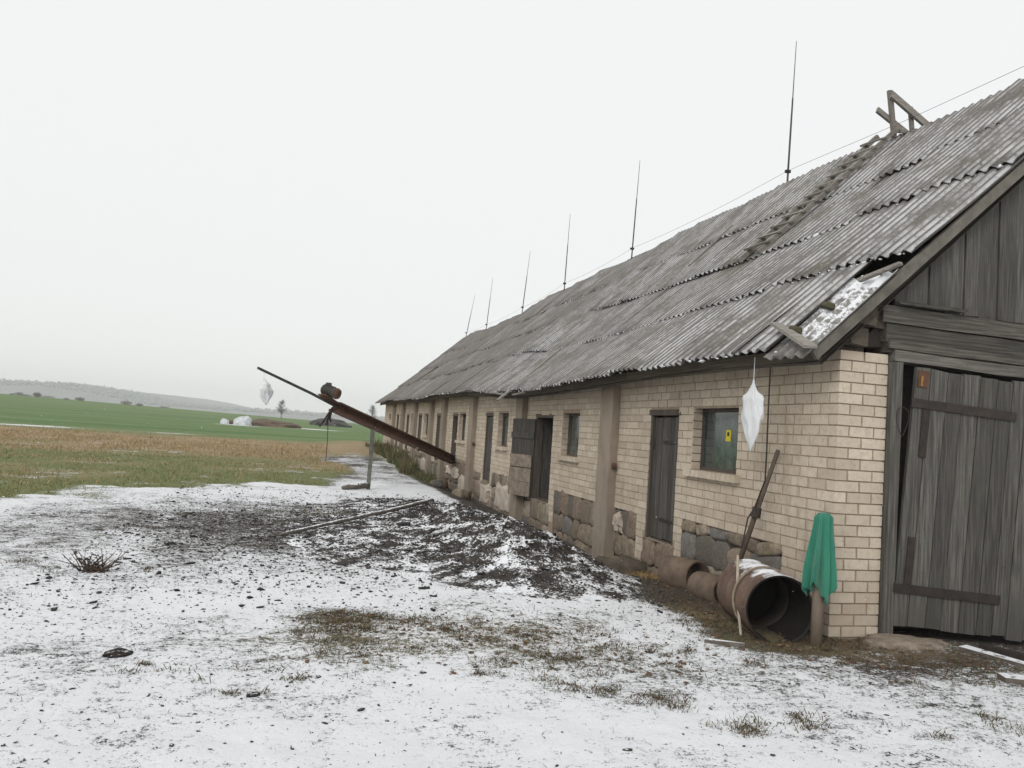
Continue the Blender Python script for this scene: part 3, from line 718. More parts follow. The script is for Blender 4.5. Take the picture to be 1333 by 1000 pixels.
# ------------------------------------------------------------------ things on the roof
RODW = [((7.07, 6.67), (6.99, 9.48)), ((14.38, 6.68), (14.19, 9.42)), ((20.18, 6.63), (20.04, 9.35)), ((25.54, 6.49), (24.89, 9.02)), ((32.0, 6.48), (31.3, 9.0)), ((36.9, 6.57), (35.2, 8.75))]
ROD_SAY = ['tall lightning rod standing nearest the wooden ridge frame on the roof', 'second lightning rod along the ridge counted from the wooden ridge frame', 'third lightning rod along the ridge counted from the wooden ridge frame',
           'slightly leaning fourth lightning rod along the ridge from the wooden ridge frame', 'leaning fifth lightning rod on the ridge, next to last from the far end', 'strongly leaning lightning rod at the far end of the barn ridge']
for (y0, z0), (y1, z1) in RODW:
    i = RODW.index(((y0, z0), (y1, z1)))
    r_ = tag(empty('lightning_rod', (RX, y0, rz(y0)+.04)), ROD_SAY[i], 'lightning rod', 'lightning rods along the barn ridge')
    L = Vector((0, y1-y0, z1-rz(y0)-.04))
    k = L*.33; MB().tube([(0, 0, -.05), k, L*.6], [.019, .018, .015], 6).build('mast', DARKMETAL, r_); MB().tube([L*.6, L], [.010, .006], 6).build('tip', DARKMETAL, r_)
    MB().box((-.05, -.03, .22), (.05, .03, .27)).build('clamp', IRON, r_)
b = MB(); pts = []
stops = [0.0]+[a[0][0] for a in RODW]
for i in range(len(stops)-1):
    for f in np.linspace(0, 1, 12, endpoint=(i == len(stops)-2)):
        y = stops[i]+(stops[i+1]-stops[i])*f; hh = .26 if i > 0 else .26
        pts.append((RX-.0, y, rz(y)+((.30-.30*f*(1-f)) if i else .14+.16*f)))
tag(b.tube(pts, .0035, 4).build('ridge_wire', DARKMETAL), 'thin wire strung between the lightning rods along the ridge', 'wire')
# roof ladder
lad = tag(empty('roof_ladder', tuple(roofp(4.4, 2.86, .08))), 'weathered grey wooden ladder lying on the roof slope below the ridge frame', 'ladder')
LB = Vector(roofp(4.4, 2.86, .08))
def rel(p): return Vector(p)-LB
for y in (4.17, 4.60): MB().bar(rel(roofp(y+.02, 2.84 if y > 4.4 else 2.92, .11)), rel(roofp(y, RL+.1, .12)), .05, .07, (0, 0, 1), .004).build('rail', WOOD_L, lad)
for k in range(11):
    s = 3.1+k*.275; a_ = rel(roofp(4.12, s+random.uniform(-.03, .03), .165)); b_ = rel(roofp(4.66, s+random.uniform(-.03, .03), .175)); MB().bar(a_, b_, .08, .028, (-.55, 0, .85), .004).build('rung', WOOD_L, lad)
# wooden frame hooked over the ridge
tr = tag(empty('plank_trestle', (RX, 4.2, rz(4.2)+.05)), 'grey wooden frame of planks hooked over the barn ridge', 'wooden frame')
TB = Vector((RX, 4.2, rz(4.2)+.05))
def tb(p): return Vector(p)-TB
for nm_, p, q, wd_, ht_ in [('post', (3.90, 4.17, 7.32), (4.03, 4.19, 6.60), .05, .07), ('beam', (3.90, 4.13, 7.24), (4.95, 4.13, 6.66), .045, .13), ('brace', (3.72, 4.22, 7.0), (4.40, 4.22, 6.66), .04, .10),
                            ('post', (4.30, 4.18, 7.13), (4.38, 4.20, 6.66), .045, .06), ('cross_bar', (4.05, 4.02, 6.64), (4.34, 4.5, 6.86), .06, .06), ('cross_bar', (4.36, 3.95, 6.70), (4.62, 4.5, 6.86), .05, .05)]:
    MB().bar(tb(p), tb(q), wd_, ht_, (0, .2, 1) if nm_ != 'post' else (1, 0, 0), .003).build(nm_, WOOD_L, tr)

# ------------------------------------------------------------------ conveyor running out of a doorway
A0, B0 = Vector((.35, 17.75, .45)), Vector((-2.93, 13.2, 1.5)); D0 = (Vector((-2.93, 13.2, 1.5))-Vector((-.05, 17.3, .55)))
gz = float(ground_z(-2.85, 13.1))
cv_ = tag(empty('conveyor', (-2.85, 13.1, gz)), 'rusty conveyor trough sloping up from a barn doorway on a single post', 'conveyor'); CB = Vector((-2.85, 13.1, gz))
C0 = Vector((-.05, 17.3, .55))
def cp(t_, dz=0): return C0+D0*t_+Vector((0, 0, dz))-CB
b = MB(); b.bar(cp(-.03, .0), cp(1.32, .0), .26, .05); b.bar(cp(-.03, .10), cp(1.32, .10), .05, .16)
b.bar(cp(-.03, .19), cp(1.30, .19), .22, .035); b.build('trough', RUST, cv_)
MB().box((-.045, -.045, -.05), (.045, .045, 1.42), .004).build('support_post', m_plain('green_grey_post', (.17, .18, .15), (.11, .10, .085), 8, .85, .3), cv_)
mo = MB(); M = Matrix.Translation(cp(1.37, .36)) @ Vector((-.85, .45, .25)).to_track_quat('Z', 'Y').to_matrix().to_4x4()
mo.lathe([(0, -.20), (.08, -.20), (.10, -.17), (.12, -.15), (.12, .12), (.10, .15), (.07, .17), (0, .17)], 16, M)
mt = mo.build('motor', m_plain('motor_green_grey', (.10, .10, .075), (.055, .05, .045), 9, .7, .3), cv_, False)
fin = MB()
for k in range(9): fin.lathe([(.12, -.12+k*.028), (.132, -.12+k*.028), (.132, -.112+k*.028), (.12, -.112+k*.028)], 16, M)
fin.build('cooling_fins', DARKMETAL, mt)
q_ = cp(1.37, .47); MB().box(q_-Vector((.07, .06, .02)), q_+Vector((.05, .06, .07)), .006).build('junction_box', DARKMETAL, mt)
MB().lathe([(.0, -.27), (.10, -.26), (.125, -.21), (.125, -.18)], 14, M).build('fan_cover', RUST, mt)
MB().bar(cp(1.30, .16), cp(1.42, .22), .2, .03).build('motor_bracket', RUST, cv_)
MB().tube([cp(1.28, .10), cp(1.50, .14), cp(1.86, .16)], [.035, .032, .027], 8).build('boom_pole', DARKMETAL, cv_)
for dx, dz_, dy in ((-.17, -.42, -.05), (-.02, -.38, .0), (.08, -.30, .05)): MB().tube([cp(1.33, .05), cp(1.36, -.12)+Vector((dx*.5, dy, dz_*.4)), cp(1.36, 0)+Vector((dx, dy, dz_))], .022, 6).build('chain_guard', IRON, cv_)
MB().tube([cp(1.36, -.1), cp(1.35, -.7), cp(1.35, -1.15)], .008, 5).build('hanging_cable', IRON, cv_)

# plastic bags
PLAST = m_plain('thin_white_plastic', (.82, .83, .84), (.72, .73, .74), 6, .45, .5, dist=.02)
PLAST.node_tree.nodes['Principled BSDF'].inputs['Subsurface Weight'].default_value = .25
def bag(label, topp, neck, h, wx, wy, seed, slant=0, skew=.0):
    r_ = tag(empty('plastic_bag', topp), label, 'bag')
    n = 28; m = 22; V = []; F = []; rs = random.Random(seed); ph = [rs.uniform(0, 6.3) for _ in range(8)]
    for k in range(m+1):
        f = k/m; prof = (.10+.35*sm(f, .0, .18)+.55*sm(f, .16, .26))*(1-.55*sm(f, .55, .95)-.4*sm(f, .88, 1.02)) if f < .999 else .03
        for i in range(n):
            a_ = 2*math.pi*i/n; fold = 1+.22*math.sin(2*a_+ph[0]+f*5)+.15*math.sin(5*a_+ph[1]-f*7)+.09*math.sin(9*a_+ph[2]+f*13)+.08*math.sin(f*21+ph[4])
            V.append((wx*prof*fold*math.cos(a_)+slant*f+skew*math.sin(f*5), wy*prof*fold*math.sin(a_), -neck-f*h+.02*math.sin(2*a_+ph[3])*f))
    for k in range(m):
        for i in range(n): F.append((k*n+i, k*n+(i+1) % n, (k+1)*n+(i+1) % n, (k+1)*n+i))
    F.append(tuple(range(n))); F.append(tuple(m*n+i for i in range(n)))
    MB().add(V, F).build('bag_body', PLAST, r_, True); MB().tube([(0, 0, 0), (0, 0, -neck-.01)], .004, 5).build('string', PLAST, r_)
    return r_
be = roofp(.86, .0, -.06); r_ = bag('white plastic bag hanging by a string from the eave near the window', (-.36, .80, 2.49), .22, .70, .045, .135, 3, .0); 
tip = C0+D0*1.82+Vector((0, 0, .13)); bag('pale translucent plastic bag hanging from the tip of the conveyor pole', tuple(tip), .10, .50, .10, .08, 5, .1, .02)

# ------------------------------------------------------------------ things beside the wall
# steel drum lying on its side
fr, bk = Vector((-.565, -.10, 0)), Vector((-.37, .70, 0)); gzd = float(ground_z(-.5, .3)); ax = (bk-fr).normalized(); R_ = .285
dm = tag(empty('steel_drum', ((fr.x+bk.x)/2, (fr.y+bk.y)/2, gzd-.03)), 'rusty open steel drum lying on its side with a little snow on top', 'drum')
M = Matrix.Translation(fr-Vector(dm.location)+Vector((0, 0, R_+gzd-.03))) @ ax.to_track_quat('Z', 'Y').to_matrix().to_4x4()
t = NT('rusty_drum'); n = t.noise(t.pos(), 5, 8, .7); c = t.mix(t.ramp(n, .35, .68), (.15, .095, .068), (.075, .047, .036)); c = t.mix(t.math('MULTIPLY', t.ramp(t.noise(t.pos(), 11, 6, .7), .5, .7), .5), c, (.20, .16, .135))
s1 = t.noise(t.pos(), 8, 6, .65); f = t.ramp(t.math('ADD', t.math('MULTIPLY', t.upz(), 1.0), t.math('MULTIPLY', t.math('SUBTRACT', s1, .5), .9)), .80, .98); c = t.mix(f, c, SNOW); t.col(c); t.rough(.8); t.bump(n, .4, .01); DRUM = t.m
L = .86; ro = [(R_+.008, 0), (R_+.012, .012), (R_, .022), (R_, .27), (R_+.011, .285), (R_, .30), (R_, .56), (R_+.011, .575), (R_, .59), (R_, L-.02), (R_+.010, L-.012), (R_+.006, L), (R_-.015, L-.01), (R_-.015, L-.03), (0, L-.03)]
MB().lathe(ro, 40, M).build('drum_shell', DRUM, dm, True)
MB().lathe([(R_+.007, -.0005), (R_-.008, -.0005), (R_-.010, .02), (R_-.010, L-.05), (.0, L-.05)], 40, M).build('drum_inside', m_plain('shade_black_steel', (.010, .009, .008), (.022, .017, .014), 9, .75, .3), dm, True)  # inside steel blackened to stand for the deep shade in the drum
MB().lathe([(R_-.02, .50), (R_-.035, .50), (R_-.035, .80)], 36, M).build('inner_ring', IRON, dm, True)
wr = []
for a_ in np.linspace(0, 2*math.pi, 30): wr.append(M @ Vector(((R_+.01)*math.cos(a_), (R_+.01)*math.sin(a_), .34+.05*math.sin(a_))))
MB().tube(wr, .012, 6, False).build('rope_wrap', m_plain('old_rope', (.30, .25, .19), (.18, .14, .1), 30, .95, .3), dm, True)
# pole leaning on the wall behind the drum
lp = tag(empty('wooden_pole', (-.27, 1.12, .02)), 'brown wooden pole leaning on the brick wall behind the drum', 'pole'); PB = Vector((-.27, 1.12, .02))
q0, q1 = Vector((-.30, 1.22, .02))-PB, Vector((-.045, .81, 1.60))-PB
MB().tube([q0, q0.lerp(q1, .4)+Vector((.004, .01, 0)), q1], [.029, .027, .021], 9).build('shaft', m_plain('brown_pole', (.12, .095, .072), (.065, .05, .038), 10, .9, .5, (1, 1, .2)), lp, True)
kn = q0.lerp(q1, .60); MB().tube([kn-Vector((.01, 0, .05)), kn+Vector((0, -.01, .05))], [.05, .045], 8).build('clamp', IRON, lp)
# thin cable from the eave
pts = [(-.30, .62, 2.49), (-.30, .62, 2.0), (-.27, .66, 1.6), (-.22, .74, 1.3), (-.17, .97, 1.02), (-.2, 1.04, .9), (-.28, 1.0, .6)]
tag(MB().tube(pts, .0075, 6).build('hanging_cable', IRON), 'thin dark cable hanging from the eave down to the leaning pole', 'cable')
# pale stick against the drum
pts = [(-.66, .44, .62), (-.70, .36, .45), (-.74, .28, .25), (-.80, .10, float(ground_z(-.8, .1)))]
tag(MB().tube(pts, [.012, .014, .013, .011], 7).build('peeled_stick', m_plain('peeled_wood', (.48, .42, .33), (.36, .30, .22), 20, .9, .2)), 'pale peeled stick leaning on the side of the drum', 'stick')
# two pieces of old clay pipe
CLAY = m_plain('old_clay_pipe', (.17, .125, .09), (.085, .062, .048), 6, .9, .5)
def pipe(label, c, d, L, R, wall_):
    z0 = float(ground_z(c[0], c[1])); r_ = tag(empty('clay_pipe', (c[0], c[1], z0)), label, 'pipe')
    M = Matrix.Translation((0, 0, R-.07)) @ Vector(d).to_track_quat('Z', 'Y').to_matrix().to_4x4()
    MB().lathe([(R, -L/2), (R*1.02, 0), (R, L/2), (R-wall_, L/2), (R-wall_, -L/2), (R, -L/2)], 28, M).build('pipe_wall', CLAY, r_, True)
    return r_
pipe('brown clay pipe piece lying against the footing below the plank door', (-.25, 2.22, 0), (.30, -1, .03), .44, .19, .03)
pipe('brown clay pipe piece lying right behind the steel drum', (-.27, 1.55, 0), (.16, -1, .05), .42, .16, .03)
# lump of old hay by the door
# wooden post with green towel
gzp = float(ground_z(-.27, -.19)); ps = tag(empty('wooden_post', (-.27, -.19, gzp)), 'short round wooden post under the green towel by the barn corner', 'post')
MB().tube([(0, 0, -.1), (.01, 0, .5), (.03, .0, 1.05)], [.052, .05, .046], 10).build('shaft', m_plain('grey_brown_post', (.24, .19, .145), (.13, .10, .075), 9, .9, .5, (1, 1, .2)), ps, True)
MB().tube([(.03, 0, 1.05), (.031, 0, 1.075)], [.044, .04], 10).build('cut_top', PLASTER, ps)
t = NT('green_towel_cloth'); n = t.noise(t.pos(), 120, 3, .6); b_ = t.noise(t.pos((1, 1, .3)), 6, 4, .6)
t.col(t.mix(t.ramp(b_, .3, .7), (.016, .125, .08), (.035, .20, .13))); t.rough(.95); t.b.inputs['Sheen Weight'].default_value = .3; t.bump(n, .5, .004); TOWEL = t.m
V = []; F = []; n = 72; m = 26
for k in range(m+1):
    f = k/m
    for i in range(n):
        a_ = 2*math.pi*i/n
        side = math.cos(a_-2.6)                         # hangs lower on one side
        ln = .58+.06*math.cos(a_-3.0)+.14*max(0, math.cos(a_-5.0))**4+.04*math.sin(3*a_)+.02*math.sin(8*a_)
        z = 1.10-f*ln-(.0 if k else 0)
        rad = .068+.036*sm(f, .02, .8)
        fold = 1+(.12+.22*f)*math.sin(7*a_+.8*f)+(.08+.14*f)*math.sin(13*a_+2.0-f)
        r1 = rad*fold*(.62 if k == 0 else 1)
        V.append((.03+r1*1.05*math.cos(a_)-.015*f, r1*.85*math.sin(a_), z+.012*math.sin(7*a_)*f+(.012 if k == 0 else 0)))
for k in range(m):
    for i in range(n): F.append((k*n+i, k*n+(i+1) % n, (k+1)*n+(i+1) % n, (k+1)*n+i))
V.append((.03, 0, 1.118)); F += [(i, (i+1) % n, len(V)-1) for i in range(n)]
tw = MB().add(V, F).build('towel', TOWEL, None, True, loc=(-.27, -.19, gzp)); md = tw.modifiers.new('cloth', 'SOLIDIFY'); md.thickness = .006; md.offset = -1
tag(tw, 'green towel draped over the wooden post at the barn corner', 'towel')
# pale step stone in front of the gate
bm = bmesh.new(); bmesh.ops.create_icosphere(bm, subdivisions=4, radius=1)
for v in bm.verts:
    c = v.co; k = 1+.6*(float(fbm(np.array(c.x*1.7+5), np.array(c.y*1.7), 61))-.5)+.30*(float(fbm(np.array(c.x*7), np.array(c.y*7+c.z*3), 62))-.5)
    p = 3.0; mm = (abs(c.x)**p+abs(c.y)**p)**(1/p) if abs(c.z) < .97 else 1
    v.co = Vector((c.x*k*.40, c.y*k*.19, (.065 if c.z > 0 else .18)*math.copysign(abs(c.z)**.45, c.z)*k))
me = bpy.data.meshes.new('step_stone'); bm.to_mesh(me); bm.free()
for p_ in me.polygons: p_.use_smooth = True
tag(obj('step_stone', me, m_plain('pale_stone', (.36, .30, .235), (.17, .135, .10), 9, .95, .9, dist=.02), None, (.62, -.22, float(ground_z(.6, -.2))-.005), (0, 0, -.1)), 'flat pale step stone at the foot of the gate', 'stone')
# loose stones at the foot of the wall
for i, (x, y, s, lab) in enumerate([(-.33, 3.55, .30, 'dark brown boulder at the foot of the near plank door'), (-.28, 4.35, .22, 'small dark stone between the near plank door and the first pilaster'),
        (-.35, 14.1, .30, 'stone at the foot of the pilaster next to the conveyor'), (-.75, 15.6, .26, 'pale stone lying in the mud under the conveyor trough'), (-.55, 16.4, .30, 'brown stone beside the doorway that the conveyor leaves')]):
    o = obj('field_stone', stone_meshes(LOG if i < 2 else STONE, 1, 3)[0], None, None, (x, y, float(ground_z(x, y))+s*.28), (.1, .2, i), (s*1.3, s*1.7, s)); tag(o, lab, 'stone')
# dark hollow planks and snow-dusted boards in front of the gate
def lying(name, label, cat, p, q, w_, h_, mat):
    p = Vector((*p, float(ground_z(*p))+h_*.45)); q = Vector((*q, float(ground_z(*q))+h_*.45))
    m_ = Vector(((p.x+q.x)/2, (p.y+q.y)/2, min(p.z, q.z)-h_*.45)); o = empty(name, m_); tag(o, label, cat)
    MB().bar(p-m_, q-m_, w_, h_, (0, 0, 1), .006).build('board', mat, o); return o
lying('snowy_board', 'long snow-dusted board lying on the mud in front of the gate', 'board', (1.08, -.36), (1.25, -1.2), .10, .04, SNOWWOOD)
lying('black_pipe', 'dark pipe lying beside the long snowy board before the gate', 'pipe', (1.25, -.38), (1.55, -1.25), .06, .05, IRON)
lying('board_piece', 'short snow-covered board piece on the ground away from the gate', 'board', (.55, -1.25), (.95, -1.42), .14, .05, SNOWWOOD)
lying('snowy_lath', 'snow-dusted lath lying on the snow in front of the drum', 'board', (-1.25, -.08), (-.98, -.25), .06, .03, SNOWWOOD)
# long pole lying over the dirty snow, reaching the heap
pts = []
for f in np.linspace(0, 1, 9): x, y = -4.72+f*2.6, 5.0+f*3.35; pts.append((x, y, float(top_z(x, y))+.04))
for k in range(1, 8): pts[k] = (pts[k][0]+random.uniform(-.03, .03), pts[k][1], max(pts[k][2], (pts[0][2]*(8-k)+pts[8][2]*k)/8))
tag(MB().tube(pts, [.02, .025, .028, .03, .032, .034, .036, .038, .04], 8).build('lying_pole', SNOWWOOD, None, True), 'long thin snow-dusted pole lying across the dark manure', 'pole')
x, y = -3.15, 12.95; tag(MB().tube([(x-.32, y-.25, float(ground_z(x, y))+.05), (x, y, float(ground_z(x, y))+.08), (x+.28, y+.1, float(ground_z(x, y))+.10)], [.05, .075, .07], 9).build('short_log', SNOWWOOD, None, True), 'short log lying at the foot of the conveyor post', 'log')
# crumpled piece and twig bundle on the snow
def crumple(name, label, cat, x, y, s, mat, seed):
    rs = random.Random(seed); bm = bmesh.new(); bmesh.ops.create_icosphere(bm, subdivisions=3, radius=1)
    for v in bm.verts: c = v.co; k = .6+.8*float(fbm(np.array(c.x*2.2+seed), np.array(c.y*2.2+c.z*2), 70+seed)); v.co = Vector((c.x*k*s, c.y*k*s*.6, c.z*k*s*.35))
    me = bpy.data.meshes.new(name); bm.to_mesh(me); bm.free(); tag(obj(name, me, mat, None, (x, y, float(ground_z(x, y))+s*.12), (0, 0, .5)), label, cat)
crumple('dark_clod', 'dark frozen clod lying alone on the white snow', 'clod', -5.62, -.42, .085, CLOD, 1)
crumple('dark_clod', 'flat brown clod in the snow next to the yellowed grass', 'clod', -4.75, -1.2, .045, CLOD, 2)

# ------------------------------------------------------------------ ground litter, grass and weeds
ICO_V, ICO_F = None, None
bm = bmesh.new(); bmesh.ops.create_icosphere(bm, subdivisions=1, radius=1); ICO_V = np.array([v.co[:] for v in bm.verts]); ICO_F = np.array([[v.index for v in f.verts] for f in bm.faces]); bm.free()
def scatter_clods(name, x, y, z, size, flat, mat, label, cat, seed):
    rg = np.random.default_rng(seed); n = len(x); a_ = rg.uniform(0, 6.283, n); ca_, sa_ = np.cos(a_), np.sin(a_)
    P = ICO_V[None]*(1+rg.uniform(-.6, .5, (n, 12, 1))); P = P*np.stack([size*rg.uniform(.8, 1.9, n), size*rg.uniform(.6, 1.1, n), size*flat*rg.uniform(.6, 1.2, n)], -1)[:, None]
    Q = np.stack([P[..., 0]*ca_[:, None]-P[..., 1]*sa_[:, None], P[..., 0]*sa_[:, None]+P[..., 1]*ca_[:, None], P[..., 2]+rg.uniform(-.2, .2, n)[:, None]*P[..., 0]], -1)
    Q += np.stack([x, y, z], -1)[:, None]; F = ICO_F[None]+(np.arange(n)*12)[:, None, None]
    o = obj(name, make_mesh(name, Q.reshape(-1, 3), F.reshape(-1, 3), True), mat); tag(o, label, cat, kind='stuff'); return o
def blades(name, x, y, z, h, w_, lean, mat, label, cat, seed, parent=None):
    rg = np.random.default_rng(seed); n = len(x); a_ = rg.uniform(0, 6.283, n); b_ = rg.uniform(0, 6.283, n); le = (lean*rg.uniform(.3, 1.5, n) if lean < 1 else rg.uniform(.72, 1.2, n))*h
    sx, sy = np.cos(a_)*w_/2, np.sin(a_)*w_/2; lx, ly = np.cos(b_)*le, np.sin(b_)*le; hz = np.sqrt(np.maximum(h**2-le**2, (.18*h)**2))
    V = np.stack([np.stack([x-sx, y-sy, z-.01], -1), np.stack([x+sx, y+sy, z-.01], -1), np.stack([x+lx*.35-sx*.7, y+ly*.35-sy*.7, z+hz*.6], -1), np.stack([x+lx*.35+sx*.7, y+ly*.35+sy*.7, z+hz*.6], -1), np.stack([x+lx, y+ly, z+hz], -1)], 1)
    F = np.array([[0, 1, 3], [0, 3, 2], [2, 3, 4]])[None]+(np.arange(n)*5)[:, None, None]
    o = obj(name, make_mesh(name, V.reshape(-1, 3), F.reshape(-1, 3)), mat, parent); tag(o, label, cat, kind='stuff'); return o
def m_blade(name, cols):
    t = NT(name); r = t.rand(); cr = t.n('ShaderNodeValToRGB'); e = cr.color_ramp.elements
    e[0].color = (*cols[0], 1); e[1].color = (*cols[-1], 1)
    for i, c in enumerate(cols[1:-1]): x = e.new((i+1)/(len(cols)-1)); x.color = (*c, 1)
    t.l(r, cr.inputs[0]); t.col(cr.outputs[0]); t.rough(.9); return t.m
B_YARD = m_blade('yard_grass', [(.045, .05, .02), (.10, .105, .045), (.16, .13, .07), (.12, .055, .032), (.07, .05, .035), (.05, .042, .035), (.10, .10, .045)])
B_DRY = m_blade('dry_grass', [(.26, .17, .085), (.40, .29, .16), (.46, .36, .21), (.28, .23, .11), (.33, .22, .12)])
B_OLIVE = m_blade('olive_grass', [(.12, .145, .045), (.18, .195, .07), (.27, .25, .115), (.15, .17, .06)])
B_WEED = m_blade('weed_leaf', [(.055, .075, .025), (.09, .11, .04), (.16, .14, .07), (.14, .10, .055), (.10, .08, .05)])
B_STRAW = m_blade('straw', [(.40, .29, .12), (.30, .20, .09), (.20, .14, .07)])
# manure clods over the heap and the dirty snow around it
N = 40000; x = rng.uniform(-6.8, -.5, N); y = rng.uniform(.8, 12.2, N)
dens = np.clip(heap_h(x, y)/.10, 0, 1)*.55+.75*ell(x, y, -3.7, 6.0, 2.3, 3.0, .6)*np.clip(.25+1.5*(fbm(x*1.2, y*1.2, 81)-.3), 0, 1)+.12*ell(x, y, -5.2, 4.4, 2.6, 2.8, .6)+.10
k = rng.random(N) < dens; x, y = x[k], y[k]; sz = .0085*np.exp(rng.normal(0, .5, len(x)))
scatter_clods('manure_clods', x, y, top_z(x, y)+sz*.25, sz, .6, CLOD, 'small dark manure clods strewn over the heap and the snow round it', 'clods', 1)
N = 60; x = rng.uniform(-3.4, -1.0, N); y = rng.uniform(1.9, 9.5, N); k = heap_h(x, y) > .08; x, y = x[k], y[k]; sz = .045*np.exp(rng.normal(0, .35, len(x)))
scatter_clods('manure_lumps', x, y, top_z(x, y)+sz*.1, sz, .55, CLOD, 'bigger dark lumps of manure sticking out of the snowy heap', 'lumps', 2)
# dark specks and bits over the whole yard
N = 30000; x = rng.uniform(-8.5, 2.2, N); y = rng.uniform(-3.4, 9, N); k = rng.random(N) < np.clip(.25+1.6*(fbm(x*.8, y*.8, 83)-.42)+.35*sm(-x, 4, 6.5), .06, 1)*(1-sm(x, -.9, -.4)*(y > -.2)); x, y = x[k], y[k]
sz = .0045*np.exp(rng.normal(0, .5, len(x))); scatter_clods('ground_debris', x, y, ground_z(x, y)+sz*.2, sz, .5, DEBRIS, 'dark specks of soil and litter scattered over the snowy yard', 'litter', 3)
# stalks and weeds poking through the snow
PX = []; 
def patch(cx, cy, rx, ry, n):
    m = max(5, n//28); a_ = rng.uniform(0, 6.283, m); r_ = np.sqrt(rng.random(m)); cx_, cy_ = cx+rx*r_*np.cos(a_), cy+ry*r_*np.sin(a_)
    i_ = rng.integers(0, m, n)*(rng.random(n)**.5); i_ = i_.astype(int); sg = rng.uniform(.015, .055, m)[i_]; PX.append(np.stack([cx_[i_]+sg*1.5*rng.normal(size=n), cy_[i_]+sg*rng.normal(size=n)], -1))
patch(-4.12, .62, .38, .24, 1100); patch(-3.75, .35, .5, .3, 700); patch(-3.2, .05, 1.3, .7, 2400); patch(-2.3, -.2, .9, .5, 900); patch(-2.9, -.8, .5, .3, 650); patch(-4.2, -.25, .3, .2, 450); patch(-4.35, .1, .22, .2, 350)
patch(-2.45, -.55, .35, .12, 350); patch(-1.9, -.45, .5, .3, 350); patch(-2.35, -1.45, .22, .14, 420); patch(-2.0, -1.9, .16, .12, 420); patch(-2.75, -1.25, .25, .15, 420); patch(-1.55, -1.85, .15, .10, 260); patch(-4.75, -1.0, .35, .3, 300); patch(-5.1, -.7, .4, .3, 200)
patch(-6.6, 5.3, .5, .3, 350); patch(-6.9, 3.8, .5, .25, 250); patch(-5.9, 6.9, .5, .2, 300); patch(-7.6, 6.5, .8, .3, 400); patch(-6.3, 2.5, .6, .3, 300); patch(-7.3, 2.6, .5, .3, 300)
patch(.1, -.75, 1.3, .55, 900); patch(.9, -1.0, .9, .5, 700); patch(-.6, -2.1, .5, .25, 280); patch(.2, -2.0, .8, .3, 450); patch(-.35, -.25, .75, .16, 800); patch(.1, -.15, .5, .14, 500); patch(-.95, .35, .22, .5, 700)
PX.append(np.stack([rng.uniform(-8, 1.5, 5000), rng.uniform(-3.4, 8, 5000)], -1)); k_ = fbm(PX[-1][:, 0]*1.4, PX[-1][:, 1]*1.4, 84) > .5; PX[-1] = PX[-1][k_]
P = np.concatenate(PX); x, y = P[:, 0], P[:, 1]; h = .040*np.exp(rng.normal(0, .4, len(x)))
blades('yard_grass', x, y, ground_z(x, y), h, .004+.005*rng.random(len(x)), 1.0, B_YARD, 'withered grass and stalks poking through the snow of the yard', 'grass', 4)
# mud-side dry stalks beside the drum and the post
# meadow
N = 150000; d_ = 7.5+40*rng.random(N)**1.35; x = rng.uniform(-1, 1, N); y = d_; x = -(3+ (y+6)*.95*rng.random(N)) ; cvr = cover(x, y)
k = (rng.random(N) < (cvr[:, 1]*(1-1.3*cvr[:, 0]))*(1-.9*sm(y+4*(fbm(x*.3, y*.3, 92)-.5), 37, 45))*(.25+1.2*sm(fbm(x*.9, y*.6, 93), .35, .62))); x, y, cvr = x[k], y[k], cvr[k]; dry = rng.random(len(x)) < cvr[:, 2]*.85+.06
for nm_, kk, mt_, hh, lab in (('dry_meadow_grass', dry, B_DRY, .085, 'tall brown withered grass of the meadow'), ('meadow_grass', ~dry, B_OLIVE, .035, 'short olive green grass along the edge of the snow')):
    xx, yy = x[kk], y[kk]; h = hh*np.exp(rng.normal(0, .35, len(xx)))*(.8+.5*fbm(xx*.5, yy*.5, 91)); blades(nm_, xx, yy, ground_z(xx, yy), h, .008+.0007*yy, .85, mt_, lab, 'grass', 5 if kk is dry else 6)
# weeds along the far part of the wall
N = 6500; y = 16.2+20.5*rng.random(N); x = -.15-1.0*rng.random(N)**1.5*(.6+.6*fbm(y*.8, y*0, 95)); h = (.05+.34*sm(fbm(y*1.1, x*2, 96), .35, .75))*np.exp(rng.normal(0, .35, N))*sm(y, 15.8, 19)
blades('wall_weeds', x, y, ground_z(x, y), h, .022+.02*rng.random(N), .5, B_WEED, 'green and brown weeds growing along the far part of the barn wall', 'weeds', 7)
# straw at the near door
N = 700; x = -.30+.13*rng.normal(size=N); y = 2.95+.22*rng.normal(size=N); h = rng.uniform(.06, .16, N); x = np.minimum(x, -.06)
blades('straw', x, y, ground_z(x, y)+.03*rng.random(N), h, .006+0*h, 1.0, B_STRAW, 'yellow straw lying at the foot of the near plank door', 'straw', 8)
N = 1500; x = -.75+.30*rng.normal(size=N); y = .9+.7*rng.normal(size=N); k = x < -.35; x, y = x[k], y[k]; h = rng.uniform(.03, .09, len(x))
blades('dead_stalks', x, y, ground_z(x, y), h, .006+0*h, 1.0, B_YARD, 'dead brown stalks in the mud along the drum and pipes', 'stalks', 9)
